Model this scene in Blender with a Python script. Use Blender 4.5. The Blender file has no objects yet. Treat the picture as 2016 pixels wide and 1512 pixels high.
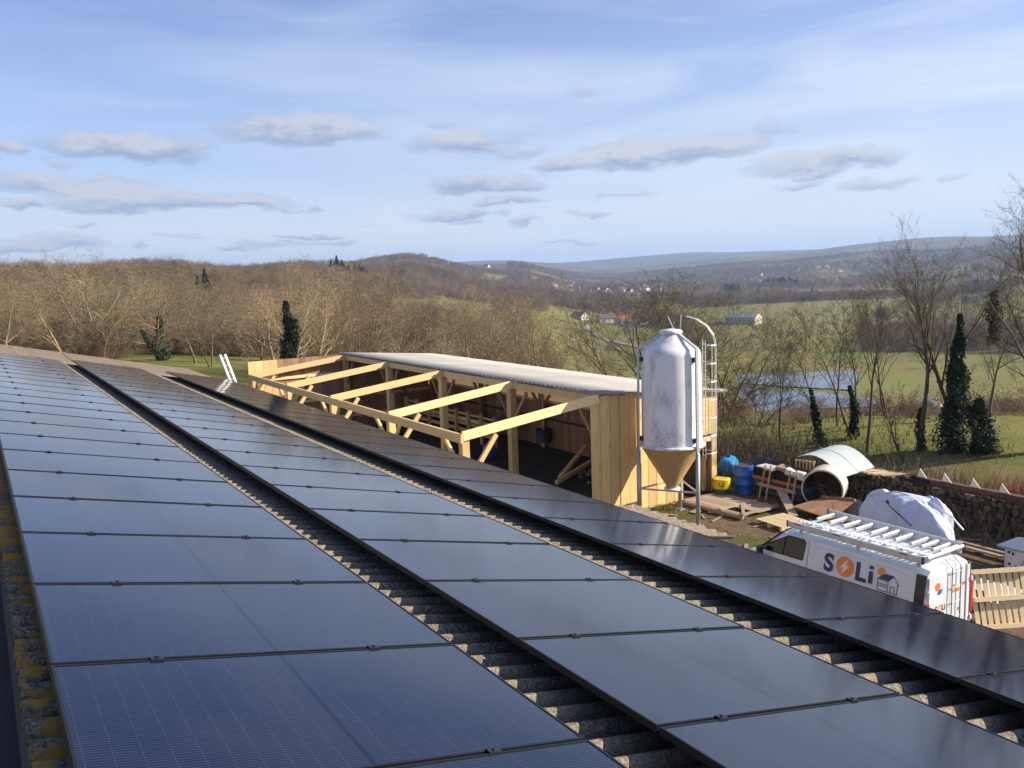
import bpy, bmesh, math, random
import numpy as np
from mathutils import Vector, Matrix
D = bpy.data; SC = bpy.context.scene; COL = SC.collection
R = math.radians
rnd = random.Random(7)

# ------------------------------------------------------------------ camera, sky, sun, exposure
cam = D.cameras.new('camera'); camo = D.objects.new('camera', cam); COL.objects.link(camo); SC.camera = camo
EYE = Vector((-0.1435, -3.801, 1.512)); YAW = R(32.56); PITCH = R(7.29); ROLL = R(-1.91)
Fw = Vector((math.sin(YAW)*math.cos(PITCH), math.cos(YAW)*math.cos(PITCH), -math.sin(PITCH)))
Rt = Vector((math.cos(YAW), -math.sin(YAW), 0)); Dn = Vector((-math.sin(YAW)*math.sin(PITCH), -math.cos(YAW)*math.sin(PITCH), -math.cos(PITCH)))
xr = math.cos(ROLL)*Rt - math.sin(ROLL)*Dn; yd = math.cos(ROLL)*Dn + math.sin(ROLL)*Rt
m = Matrix((xr, -yd, -Fw)).transposed().to_4x4(); m.translation = EYE; camo.matrix_world = m
cam.sensor_width = 36; cam.lens = 1658/2016*36; cam.clip_end = 40000; cam.clip_start = .05
SUN_EL = R(29); SUN_AZ = R(125)          # azimuth clockwise from +Y
SUN = Vector((math.sin(SUN_AZ)*math.cos(SUN_EL), math.cos(SUN_AZ)*math.cos(SUN_EL), math.sin(SUN_EL)))
SC.view_settings.view_transform = 'Standard'; SC.view_settings.look = 'None'
SC.view_settings.gamma = 1; SC.view_settings.use_curve_mapping = False; SC.view_settings.exposure = 0.80
sl = D.lights.new('sun', 'SUN'); slo = D.objects.new('sun', sl); COL.objects.link(slo)
sl.energy = 5.0; sl.angle = R(.5); sl.color = (1, .89, .72)
slo.rotation_euler = SUN.to_track_quat('Z', 'Y').to_euler()
SKY_STRENGTH = .066
CY = SC.cycles
CY.volume_step_rate = 4; CY.volume_max_steps = 64

class NT:
    """small helper round a node tree"""
    def __init__(s, nt): s.nt = nt; s.n = nt.nodes; s.l = nt.links
    def new(s, t, **k):
        n = s.n.new(t)
        for a, b in k.items():
            setattr(n, a, b)
        return n
    def link(s, a, b): s.l.new(a, b)
    def put(s, sock, v):
        if v is None: return
        if isinstance(v, bpy.types.NodeSocket): s.l.new(v, sock)
        else: sock.default_value = v
    def math(s, op, a, b=None, c=None, clamp=False):
        n = s.new('ShaderNodeMath', operation=op, use_clamp=clamp)
        s.put(n.inputs[0], a); s.put(n.inputs[1], b)
        if c is not None: s.put(n.inputs[2], c)
        return n.outputs[0]
    def mix(s, fac, a, b, blend='MIX'):
        n = s.new('ShaderNodeMix', data_type='RGBA', blend_type=blend)
        s.put(n.inputs[0], fac)
        for i, v in ((6, a), (7, b)):
            if isinstance(v, (tuple, list)) and len(v) == 3: v = (*v, 1)
            s.put(n.inputs[i], v)
        return n.outputs[2]
    def noise(s, vec, scale, detail=4, rough=.55, dist=0):
        n = s.new('ShaderNodeTexNoise'); s.put(n.inputs['Vector'], vec)
        n.inputs['Scale'].default_value = scale; n.inputs['Detail'].default_value = detail
        n.inputs['Roughness'].default_value = rough; n.inputs['Distortion'].default_value = dist
        return n.outputs['Fac']
    def ramp(s, fac, stops):
        n = s.new('ShaderNodeValToRGB'); s.put(n.inputs[0], fac); e = n.color_ramp.elements
        while len(e) < len(stops): e.new(.5)
        for i, (p, c) in enumerate(stops):
            e[i].position = p; e[i].color = (c, c, c, 1) if isinstance(c, (int, float)) else (*c, 1)
        return n.outputs[0]
    def mapping(s, vec, scale=(1, 1, 1), rot=(0, 0, 0), loc=(0, 0, 0)):
        n = s.new('ShaderNodeMapping'); s.put(n.inputs[0], vec)
        n.inputs['Scale'].default_value = scale; n.inputs['Rotation'].default_value = rot; n.inputs['Location'].default_value = loc
        return n.outputs[0]

def pixdir(x, y):                        # direction of a sky feature (azimuth clockwise from +Y, elevation)
    d = xr*((x-1008)/1658) + yd*((y-756)/1658) + Fw
    d.normalize(); return math.atan2(d.x, d.y), math.asin(d.z)

w = D.worlds.new('World'); SC.world = w; w.use_nodes = True
T = NT(w.node_tree); T.n.clear()
out = T.new('ShaderNodeOutputWorld'); bg = T.new('ShaderNodeBackground'); T.link(bg.outputs[0], out.inputs[0])
sky = T.new('ShaderNodeTexSky', sky_type='NISHITA', sun_disc=False)
sky.sun_elevation = SUN_EL; sky.sun_rotation = SUN_AZ; sky.air_density = 1.0; sky.dust_density = .8; sky.ozone_density = 1.6; sky.altitude = 300
tc = T.new('ShaderNodeTexCoord'); sep = T.new('ShaderNodeSeparateXYZ'); T.link(tc.outputs['Generated'], sep.inputs[0])
az = T.math('ARCTAN2', sep.outputs[0], sep.outputs[1]); el = T.math('ARCSINE', sep.outputs[2])
cmb = T.new('ShaderNodeCombineXYZ'); T.link(az, cmb.inputs[0]); T.link(el, cmb.inputs[1]); ae = cmb.outputs[0]
# thin high cloud: long soft streaks, denser to the right and towards the horizon
sv = T.mapping(ae, scale=(1.6, 9, 1), rot=(0, 0, R(-7)))
st = T.noise(sv, 1.6, 6, .55, .8)
st2 = T.noise(T.mapping(ae, scale=(3, 26, 1), rot=(0, 0, R(-6))), 1.4, 6, .6, .5)
veil = T.math('ADD', T.math('MULTIPLY', st, .75), T.math('MULTIPLY', st2, .25))
veil = T.ramp(veil, [(.40, 0), (.64, .95)])
# broad veil away from the bluest part of the sky
lowv = T.new('ShaderNodeMapRange'); T.link(el, lowv.inputs[0]); lowv.inputs[1].default_value = R(20); lowv.inputs[2].default_value = R(-1); lowv.inputs[3].default_value = .05; lowv.inputs[4].default_value = 1.1
side_ = T.new('ShaderNodeMapRange'); T.link(az, side_.inputs[0]); side_.inputs[1].default_value = YAW-.6; side_.inputs[2].default_value = YAW+.6; side_.inputs[3].default_value = .2; side_.inputs[4].default_value = 1.0
vfac = T.math('ADD', T.math('MULTIPLY', T.math('MULTIPLY', veil, .6), side_.outputs[0]), T.math('MULTIPLY', lowv.outputs[0], T.math('ADD', T.math('MULTIPLY', side_.outputs[0], .6), .4)), clamp=True)
skyc = T.mix(vfac, sky.outputs[0], (6.7, 6.9, 5.8, 1))
lowb = T.new('ShaderNodeMapRange'); T.link(el, lowb.inputs[0]); lowb.inputs[1].default_value = R(7); lowb.inputs[2].default_value = 0; lowb.inputs[3].default_value = 0; lowb.inputs[4].default_value = .75
skyc = T.mix(lowb.outputs[0], skyc, (9.0, 8.3, 5.9, 1))
tint = T.mix(1.0, skyc, (.98, 1.08, 1.52, 1), 'MULTIPLY')
# small flat-based cumulus at their places in the sky
CL = [(260,288,170,26,1),(10,293,38,20,.8),(120,318,50,11,.5),(600,258,140,34,.95),(715,262,60,22,.7),(700,236,60,12,.5),(910,285,90,28,.95),(1020,300,50,16,.6),
      (870,245,45,12,.4),(120,360,150,17,.95),(330,398,215,24,1),(200,380,120,17,.9),(40,398,50,13,.9),(470,403,70,13,.9),(150,440,40,4,.6),(100,480,110,20,.9),(30,492,70,14,.9),(290,482,30,6,.7),(960,365,105,16,1),
      (905,422,82,14,1),(1000,397,52,8,.8),(1030,434,40,5,.8),(905,437,36,5,.6),(1330,300,175,30,1),(1120,331,70,16,.95),(1240,318,90,18,.9),(1450,282,80,20,.8),(1630,320,150,24,.9),(1600,340,60,12,.8),(1545,362,45,9,.7),
      (1150,186,60,14,.35),(1720,363,80,10,.6),(1520,258,70,14,.5),(1220,380,40,6,.5),(1165,418,32,5,.6),(1880,358,40,6,.45),(1125,476,60,4,.8),(600,466,65,6,.9),(640,480,65,5,.8),(470,493,50,6,.8),(520,486,35,5,.7),(605,408,30,5,.7),(560,478,40,4,.7),(540,408,30,5,.6),(730,441,20,3,.4),(360,466,40,4,.4),(300,508,60,6,.6)]
wn = T.new('ShaderNodeTexNoise'); T.link(T.mapping(ae, scale=(1, 2.2, 1)), wn.inputs['Vector']); wn.inputs['Scale'].default_value = 13; wn.inputs['Detail'].default_value = 7; wn.inputs['Roughness'].default_value = .6
wsep = T.new('ShaderNodeSeparateColor'); T.link(wn.outputs['Color'], wsep.inputs[0])
azw = T.math('ADD', az, T.math('MULTIPLY', T.math('SUBTRACT', wsep.outputs[0], .5), .13))
elw = T.math('ADD', el, T.math('MULTIPLY', T.math('SUBTRACT', wsep.outputs[1], .5), .042))
fine = T.noise(T.mapping(ae, scale=(1, 2.4, 1)), 42, 5, .6)
dens = None; shade = None
for (cx, cy, wx, wy, a) in CL:
    A, E = pixdir(cx, cy); A2, E2 = pixdir(cx+wx, cy); _, E3 = pixdir(cx, cy+wy)
    wa = abs(A2-A)*1.25; we = abs(E3-E)*1.35
    tilt = (E2-E)/(A2-A)                                  # the camera's roll: clouds lie level in the photo's own streaks
    u = T.math('MULTIPLY', T.math('SUBTRACT', azw, A), 1/wa)
    v = T.math('MULTIPLY', T.math('SUBTRACT', elw, E), 1/we)
    vneg = T.math('MULTIPLY', T.math('MINIMUM', v, 0), 1.35)
    vv = T.math('ADD', T.math('MAXIMUM', v, 0), vneg)
    r2 = T.math('ADD', T.math('MULTIPLY', u, u), T.math('MULTIPLY', vv, vv))
    g = T.math('MULTIPLY', T.math('SUBTRACT', 1, r2, clamp=True), a)
    gs = T.math('MULTIPLY', g, T.math('MULTIPLY', T.math('ADD', v, .25), 1))
    dens = g if dens is None else T.math('MAXIMUM', dens, g)
    shade = gs if shade is None else T.math('ADD', shade, gs)
dn = T.math('ADD', dens, T.math('MULTIPLY', T.math('SUBTRACT', fine, .5), .9))
cf = T.ramp(dn, [(.02, 0), (.75, .85)])
cf = T.math('MULTIPLY', cf, T.ramp(dens, [(.0, 0), (.1, 1)]))
shn = T.math('ADD', T.math('MULTIPLY', shade, 1.0), T.math('MULTIPLY', T.math('SUBTRACT', fine, .45), 1.1))
cc = T.ramp(shn, [(-.0, (.0, .0, .0)), (.5, (1, 1, 1))])
ccol = T.mix(cc, (2.9, 3.55, 5.1, 1), (5.9, 5.9, 6.4, 1))
fin = T.mix(cf, tint, ccol)
T.link(fin, bg.inputs[0]); bg.inputs[1].default_value = SKY_STRENGTH

# ------------------------------------------------------------------ materials
def mat(name, color=(.5, .5, .5), rough=.7, metal=0, spec=None, build=None):
    m = D.materials.new(name); m.use_nodes = True; t = NT(m.node_tree)
    b = t.n['Principled BSDF']; b.inputs['Base Color'].default_value = (*color, 1); b.inputs['Roughness'].default_value = rough; b.inputs['Metallic'].default_value = metal
    if spec is not None: b.inputs['Specular IOR Level'].default_value = spec
    if build: build(t, b)
    return m
def coords(t, kind='Object'): return t.new('ShaderNodeTexCoord').outputs[kind]
def bump(t, b, h, strength=.3, dist=.01):
    n = t.new('ShaderNodeBump'); n.inputs['Strength'].default_value = strength; n.inputs['Distance'].default_value = dist
    t.put(n.inputs['Height'], h); t.link(n.outputs[0], b.inputs['Normal'])
def noisy(c1, c2, scale, rough=.8, bs=.3, bd=.01, stretch=(1, 1, 1), metal=0, rnd_amt=0, detail=6):
    def f(t, b):
        v = t.mapping(coords(t), scale=stretch); n = t.noise(v, scale, detail, .6)
        f_ = t.ramp(n, [(.3, 0), (.7, 1)]); c = t.mix(f_, c1, c2)
        if rnd_amt:
            oi = t.new('ShaderNodeObjectInfo'); k = t.math('ADD', t.math('MULTIPLY', oi.outputs['Random'], rnd_amt), 1-rnd_amt/2)
            c = t.mix(1, c, k, 'MULTIPLY')
        t.link(c, b.inputs['Base Color']); b.inputs['Roughness'].default_value = rough; b.inputs['Metallic'].default_value = metal
        if bs: bump(t, b, n, bs, bd)
    return f
def wood_build(c1, c2, dark, axis=2, rn=.42, rough=.75):
    st = [9, 9, 9]; st[axis] = .6
    def f(t, b):
        oi = t.new('ShaderNodeObjectInfo')
        co = t.new('ShaderNodeVectorMath', operation='ADD'); t.link(coords(t), co.inputs[0])
        sc = t.math('MULTIPLY', oi.outputs['Random'], 37.0); t.link(sc, co.inputs[1])
        g = t.noise(t.mapping(co.outputs[0], scale=tuple(st)), 3.0, 6, .6, .6)
        k = t.noise(t.mapping(co.outputs[0], scale=(1, 1, .35) if axis == 2 else (.35, .35, 1)), 5, 3, .5)
        c = t.mix(t.ramp(g, [(.3, 0), (.7, 1)]), c1, c2)
        c = t.mix(t.ramp(k, [(.63, 0), (.74, .55)]), c, dark)
        kk = t.math('ADD', t.math('MULTIPLY', oi.outputs['Random'], rn), 1-rn*.6)
        c = t.mix(1, c, kk, 'MULTIPLY'); t.link(c, b.inputs['Base Color']); b.inputs['Roughness'].default_value = rough
        bump(t, b, g, .25, .006)
    return f
M = {}
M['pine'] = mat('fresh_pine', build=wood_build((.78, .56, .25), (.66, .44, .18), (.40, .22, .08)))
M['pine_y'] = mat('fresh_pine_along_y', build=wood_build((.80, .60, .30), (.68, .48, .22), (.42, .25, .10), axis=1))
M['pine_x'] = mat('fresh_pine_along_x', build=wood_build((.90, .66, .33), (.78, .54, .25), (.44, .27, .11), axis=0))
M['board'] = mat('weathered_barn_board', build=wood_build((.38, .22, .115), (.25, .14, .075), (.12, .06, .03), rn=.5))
M['oldwood'] = mat('old_grey_wood', build=wood_build((.42, .32, .23), (.28, .20, .14), (.12, .08, .06), axis=1, rn=.4))
M['pallet'] = mat('pallet_wood', build=wood_build((.70, .56, .35), (.60, .46, .26), (.4, .27, .13), axis=1, rn=.15))

def fibro(base1, base2, lichen, lamt, yel):
    def f(t, b):
        v = coords(t); g = t.new('ShaderNodeNewGeometry').outputs['Position']
        n = t.noise(g, 26, 8, .75); n2 = t.noise(g, 3.1, 5, .6); n3 = t.noise(g, 75, 5, .7)
        c = t.mix(t.ramp(n, [(.36, 0), (.6, 1)]), base1, base2)
        c = t.mix(t.ramp(n3, [(.46, 0), (.54, .75)]), c, (.035, .03, .024))
        c = t.mix(t.ramp(n2, [(.5, 0), (.72, lamt)]), c, lichen)
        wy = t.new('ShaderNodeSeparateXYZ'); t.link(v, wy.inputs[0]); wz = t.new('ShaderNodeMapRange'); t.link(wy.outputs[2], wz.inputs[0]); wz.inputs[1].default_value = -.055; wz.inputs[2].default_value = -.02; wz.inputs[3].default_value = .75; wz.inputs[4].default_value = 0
        c = t.mix(wz.outputs[0], c, (.035, .03, .022))      # shade of the deep troughs, painted into the sheet colour
        # yellow lichen only near the ridge end of the sheets
        sp = t.new('ShaderNodeSeparateXYZ'); t.link(g, sp.inputs[0])
        mk = t.new('ShaderNodeMapRange'); t.link(sp.outputs[0], mk.inputs[0]); mk.inputs[1].default_value = .05; mk.inputs[2].default_value = .6; mk.inputs[3].default_value = 1; mk.inputs[4].default_value = .12
        n4 = t.noise(g, 6, 6, .65)
        c = t.mix(t.math('MULTIPLY', t.ramp(n4, [(.46, 0), (.56, yel)]), mk.outputs[0]), c, (.46, .25, .03))
        t.link(c, b.inputs['Base Color']); b.inputs['Roughness'].default_value = .95
        bump(t, b, t.math('ADD', n, t.math('MULTIPLY', n3, .5)), .9, .012)
    return f
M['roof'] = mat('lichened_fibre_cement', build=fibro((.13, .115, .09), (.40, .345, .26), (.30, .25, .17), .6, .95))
M['roof_far'] = mat('brown_mossy_fibre_cement', build=noisy((.09, .07, .05), (.26, .20, .15), 22, .95, .6, .01, detail=8))

def barnroof(t, b):
    g = t.new('ShaderNodeNewGeometry').outputs['Position']
    n = t.noise(t.mapping(g, scale=(.6, 3, 1)), 1.2, 6, .6, .5); n2 = t.noise(g, 14, 5, .6)
    c = t.mix(t.ramp(n, [(.3, 0), (.7, 1)]), (.36, .34, .31), (.47, .445, .41))
    c = t.mix(t.ramp(n2, [(.35, .5), (.6, 0)]), c, (.34, .30, .26))
    oi = t.new('ShaderNodeObjectInfo'); c = t.mix(1, c, t.math('ADD', t.math('MULTIPLY', oi.outputs['Random'], .16), .88), 'MULTIPLY')
    t.link(c, b.inputs['Base Color']); b.inputs['Roughness'].default_value = .8; bump(t, b, n2, .3, .005)
M['barnroof'] = mat('pale_fibre_cement', build=barnroof)

PW, PL = 1.134, 1.903                      # module width (up the ridge), length (down the slope)
def glass_build(t, b):
    o = coords(t); sp = t.new('ShaderNodeSeparateXYZ'); t.link(o, sp.inputs[0])
    x, y = sp.outputs[0], sp.outputs[1]     # x down the slope 0..PL, y 0..PW
    def lines(c, pitch, off, width):
        f = t.math('FRACT', t.math('DIVIDE', t.math('SUBTRACT', c, off), pitch))
        d = t.math('ABSOLUTE', t.math('SUBTRACT', f, .5))
        return t.math('GREATER_THAN', d, .5-width/pitch/2)
    cg = lines(y, .183, .018, .0045)
    bus = lines(y, .0183, .0272, .0021)
    rows = lines(x, .0915, .033, .0032)
    midl = t.math('LESS_THAN', t.math('ABSOLUTE', t.math('SUBTRACT', x, PL/2)), .011)
    n = t.noise(o, 900, 2, .5); dust = t.noise(o, 4, 5, .6)
    oi = t.new('ShaderNodeObjectInfo')
    base = t.mix(oi.outputs['Random'], (.004, .006, .018), (.006, .007, .022))
    c = t.mix(t.math('MULTIPLY', bus, .6), base, (.08, .085, .12))
    c = t.mix(t.math('MULTIPLY', rows, t.ramp(n, [(.44, 0), (.6, .4)])), c, (.11, .115, .15))
    c = t.mix(cg, c, (.004, .004, .010)); c = t.mix(midl, c, (.001, .001, .002))
    c = t.mix(t.ramp(dust, [(.4, .0), (.8, .03)]), c, (.16, .16, .17))
    t.link(c, b.inputs['Base Color'])
    r = t.math('ADD', .045, t.math('MULTIPLY', dust, .07)); t.link(r, b.inputs['Roughness'])
    b.inputs['IOR'].default_value = 1.60; b.inputs['Specular IOR Level'].default_value = .5; b.inputs['Specular Tint'].default_value = (.48, .60, .84, 1)
    wv = t.noise(o, 1.1, 2, .5); bump(t, b, wv, .12, .003)
M['glass'] = mat('solar_glass', (.015, .017, .035), .1, build=glass_build)
M['frame'] = mat('black_anodised_frame', (.010, .011, .014), .42, 0, spec=.25)
M['clamp'] = mat('dark_clamp', (.05, .05, .055), .35, .7)
M['alu'] = mat('aluminium', (.72, .73, .75), .35, .85)
M['alu_m'] = mat('matt_aluminium', (.60, .62, .64), .5, .6, build=noisy((.5, .52, .55), (.68, .69, .7), 9, .45, .05, .002, metal=.6))
M['galv'] = mat('galvanised_steel', build=noisy((.36, .39, .41), (.52, .54, .55), 18, .5, .1, .003, metal=.55))
M['steel_g'] = mat('grey_steel_tube', (.20, .20, .21), .5, .4)
M['steel_d'] = mat('dark_steel', (.06, .06, .065), .55, .5)
M['black'] = mat('black_plastic', (.012, .012, .013), .45)
M['rubber'] = mat('rubber', (.015, .015, .015), .9)

def silo_white(t, b):
    g = coords(t); sp = t.new('ShaderNodeSeparateXYZ'); t.link(g, sp.inputs[0])
    n = t.noise(t.mapping(g, scale=(1, 1, .45)), 2.2, 6, .62); n2 = t.noise(t.mapping(g, scale=(1.6, 1.6, 1)), 23, 7, .78)
    st = t.noise(t.mapping(g, scale=(7, 7, .6)), 2.5, 5, .65)
    c = t.mix(t.ramp(n, [(.35, 0), (.7, .5)]), (.82, .79, .77), (.66, .62, .58))
    # grime clinging to the side turned to the house
    k = t.math('MULTIPLY', t.ramp(n, [(.52, 0), (.62, 1)]), t.ramp(n2, [(.47, 0), (.57, .85)]))
    c = t.mix(k, c, (.20, .19, .19))
    c = t.mix(t.ramp(st, [(.58, 0), (.8, .35)]), c, (.42, .38, .34))
    t.link(c, b.inputs['Base Color']); b.inputs['Roughness'].default_value = .72; bump(t, b, n2, .2, .005)
M['silo'] = mat('weathered_white_fibreglass', build=silo_white)
def hopper(t, b):
    g = coords(t); n = t.noise(t.mapping(g, scale=(3, 3, .4)), 2.2, 5, .6)
    c = t.mix(t.ramp(n, [(.3, 0), (.75, 1)]), (.50, .34, .15), (.40, .26, .115)); t.link(c, b.inputs['Base Color']); b.inputs['Roughness'].default_value = .38
M['hopper'] = mat('tan_fibreglass', build=hopper)
M['van'] = mat('white_car_paint', (.80, .81, .82), .28, spec=.5, build=lambda t, b: (setattr(b.inputs['Coat Weight'], 'default_value', .6), noisy((.72, .76, .82), (.63, .65, .68), 1.6, .3, 0)(t, b)))
M['van_black'] = mat('van_black_trim', (.01, .01, .012), .3)
M['carglass'] = mat('tinted_car_glass', (.008, .01, .012), .05)
M['red'] = mat('red_lamp_plastic', (.45, .03, .02), .25)
M['navy'] = mat('navy_print', (.015, .03, .13), .4)
M['orange'] = mat('orange_print', (.85, .24, .02), .4, build=lambda t, b: t.link(t.mix(t.ramp(t.noise(coords(t), 2.5, 2), [(.35, 0), (.65, 1)]), (.85, .16, .015), (.90, .36, .04)), b.inputs['Base Color']))
M['print_white'] = mat('white_print', (.8, .8, .8), .4)
M['print_black'] = mat('black_print', (.012, .014, .012), .5)
M['blue'] = mat('blue_plastic', build=noisy((.015, .10, .42), (.03, .15, .5), 5, .35, .05, .002))
M['sky_blue'] = mat('light_blue_plastic', build=noisy((.02, .28, .62), (.05, .36, .68), 4, .4, .05, .002))
M['yellow'] = mat('yellow_paint', build=noisy((.75, .55, .01), (.65, .45, .02), 9, .45, .05, .002))
M['green'] = mat('green_paint', build=noisy((.01, .09, .035), (.015, .06, .03), 9, .5, .05, .002))
M['rust'] = mat('rusty_steel', build=noisy((.16, .075, .04), (.075, .035, .022), 6, .8, .4, .01))
M['rustpale'] = mat('rust_brown_sheet', build=noisy((.33, .18, .10), (.22, .11, .06), 3, .75, .2, .006))
M['tank'] = mat('stained_white_tank', build=noisy((.62, .60, .54), (.38, .33, .26), 3.5, .75, .2, .006))
M['tank_in'] = mat('tank_inside', build=noisy((.055, .03, .022), (.10, .055, .04), 3, .85, .2, .006))
M['whitesheet'] = mat('pale_green_white_sheet', build=noisy((.66, .72, .68), (.55, .60, .56), 2.2, .45, .05, .003))
M['tarp'] = mat('white_tarpaulin', build=noisy((.60, .64, .76), (.48, .52, .66), 4.5, .5, .5, .03))
M['canvas'] = mat('beige_sacking', build=noisy((.33, .26, .19), (.22, .17, .13), 7, .9, .5, .02))
M['bluebag'] = mat('grey_blue_sack', build=noisy((.10, .12, .17), (.06, .07, .1), 7, .8, .5, .02))
M['cart_blue'] = mat('grey_blue_paint', build=noisy((.07, .11, .15), (.04, .06, .08), 5, .7, .2, .005))
M['cart_orange'] = mat('faded_orange_paint', build=noisy((.55, .20, .05), (.30, .10, .03), 8, .7, .3, .005))
M['greysheet'] = mat('grey_steel_sheet', build=noisy((.10, .11, .13), (.06, .065, .08), 5, .6, .1, .005))
M['stone_w'] = mat('cream_plate', (.70, .62, .50), .6)
M['logend'] = mat('cut_log', build=noisy((.13, .09, .055), (.03, .02, .014), 7, .95, .3, .01, rnd_amt=1.4))
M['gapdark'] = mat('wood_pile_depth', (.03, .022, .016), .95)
M['soil'] = mat('dark_manure', build=noisy((.014, .011, .009), (.035, .027, .02), 4, .95, .8, .05))
M['rubble'] = mat('pale_rubble', build=noisy((.30, .22, .17), (.16, .11, .08), 9, .9, .4, .01, rnd_amt=.6))
def net_build(t, b):
    tr = t.new('ShaderNodeBsdfTranslucent'); tr.inputs[0].default_value = (.62, .50, .36, 1); mx = t.new('ShaderNodeMixShader'); mx.inputs[0].default_value = .55
    out_ = [n for n in t.n if n.bl_idname == 'ShaderNodeOutputMaterial'][0]; b.inputs['Base Color'].default_value = (.5, .42, .33, 1)
    t.link(b.outputs[0], mx.inputs[1]); t.link(tr.outputs[0], mx.inputs[2]); t.link(mx.outputs[0], out_.inputs['Surface'])
M['net'] = mat('beige_wind_netting', build=net_build)
M['capgrey'] = mat('blue_grey_cap', (.22, .27, .34), .45)
M['whitebox'] = mat('whitewashed_box', build=noisy((.72, .70, .68), (.58, .55, .5), 4, .7, .1, .005))
M['wallplaster'] = mat('rendered_block_wall', build=noisy((.42, .38, .32), (.33, .29, .24), 3, .9, .3, .01))

def bark(c1, c2, rn=1.05):
    def f(t, b):
        oi = t.new('ShaderNodeObjectInfo'); n = t.noise(coords(t), 1.1, 3, .6)
        c = t.mix(t.ramp(n, [(.3, 0), (.7, 1)]), c1, c2)
        c = t.mix(t.math('MULTIPLY', oi.outputs['Random'], .5), c, (c1[0]*.9, c1[1]*.76, c1[2]*.8))
        c = t.mix(t.ramp(t.math('FRACT', t.math('MULTIPLY', oi.outputs['Random'], 3.7)), [(.62, 0), (.95, .6)]), c, (c1[0]*.75, c1[1]*.85, c1[2]*.9))
        k = t.math('ADD', t.math('MULTIPLY', t.math('FRACT', t.math('MULTIPLY', oi.outputs['Random'], 7.3)), rn*.8), 1-rn*.5)
        c = t.mix(1, c, k, 'MULTIPLY'); t.link(c, b.inputs['Base Color']); b.inputs['Roughness'].default_value = .9
    return f
M['bark'] = mat('sunlit_winter_bark', build=bark((.35, .268, .145), (.25, .19, .105)))
M['bark_d'] = mat('dark_winter_bark', build=bark((.115, .088, .055), (.15, .125, .06), .5))
M['bark_far'] = mat('far_wood_bark', build=bark((.28, .208, .122), (.18, .135, .083)))
M['ivy'] = mat('ivy_leaves', build=noisy((.009, .020, .006), (.028, .050, .014), 3, .7, 0))
M['conifer'] = mat('conifer_needles', build=noisy((.010, .030, .014), (.022, .05, .022), 3, .8, 0, rnd_amt=.4))
M['redtwig'] = mat('red_twigs', (.28, .03, .02), .7)
M['brush'] = mat('bramble_brown', build=noisy((.10, .07, .04), (.17, .13, .07), 3, .9, 0))
M['grassblade'] = mat('grass_blades', build=noisy((.07, .11, .02), (.20, .19, .06), 1.2, .8, 0))

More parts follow.
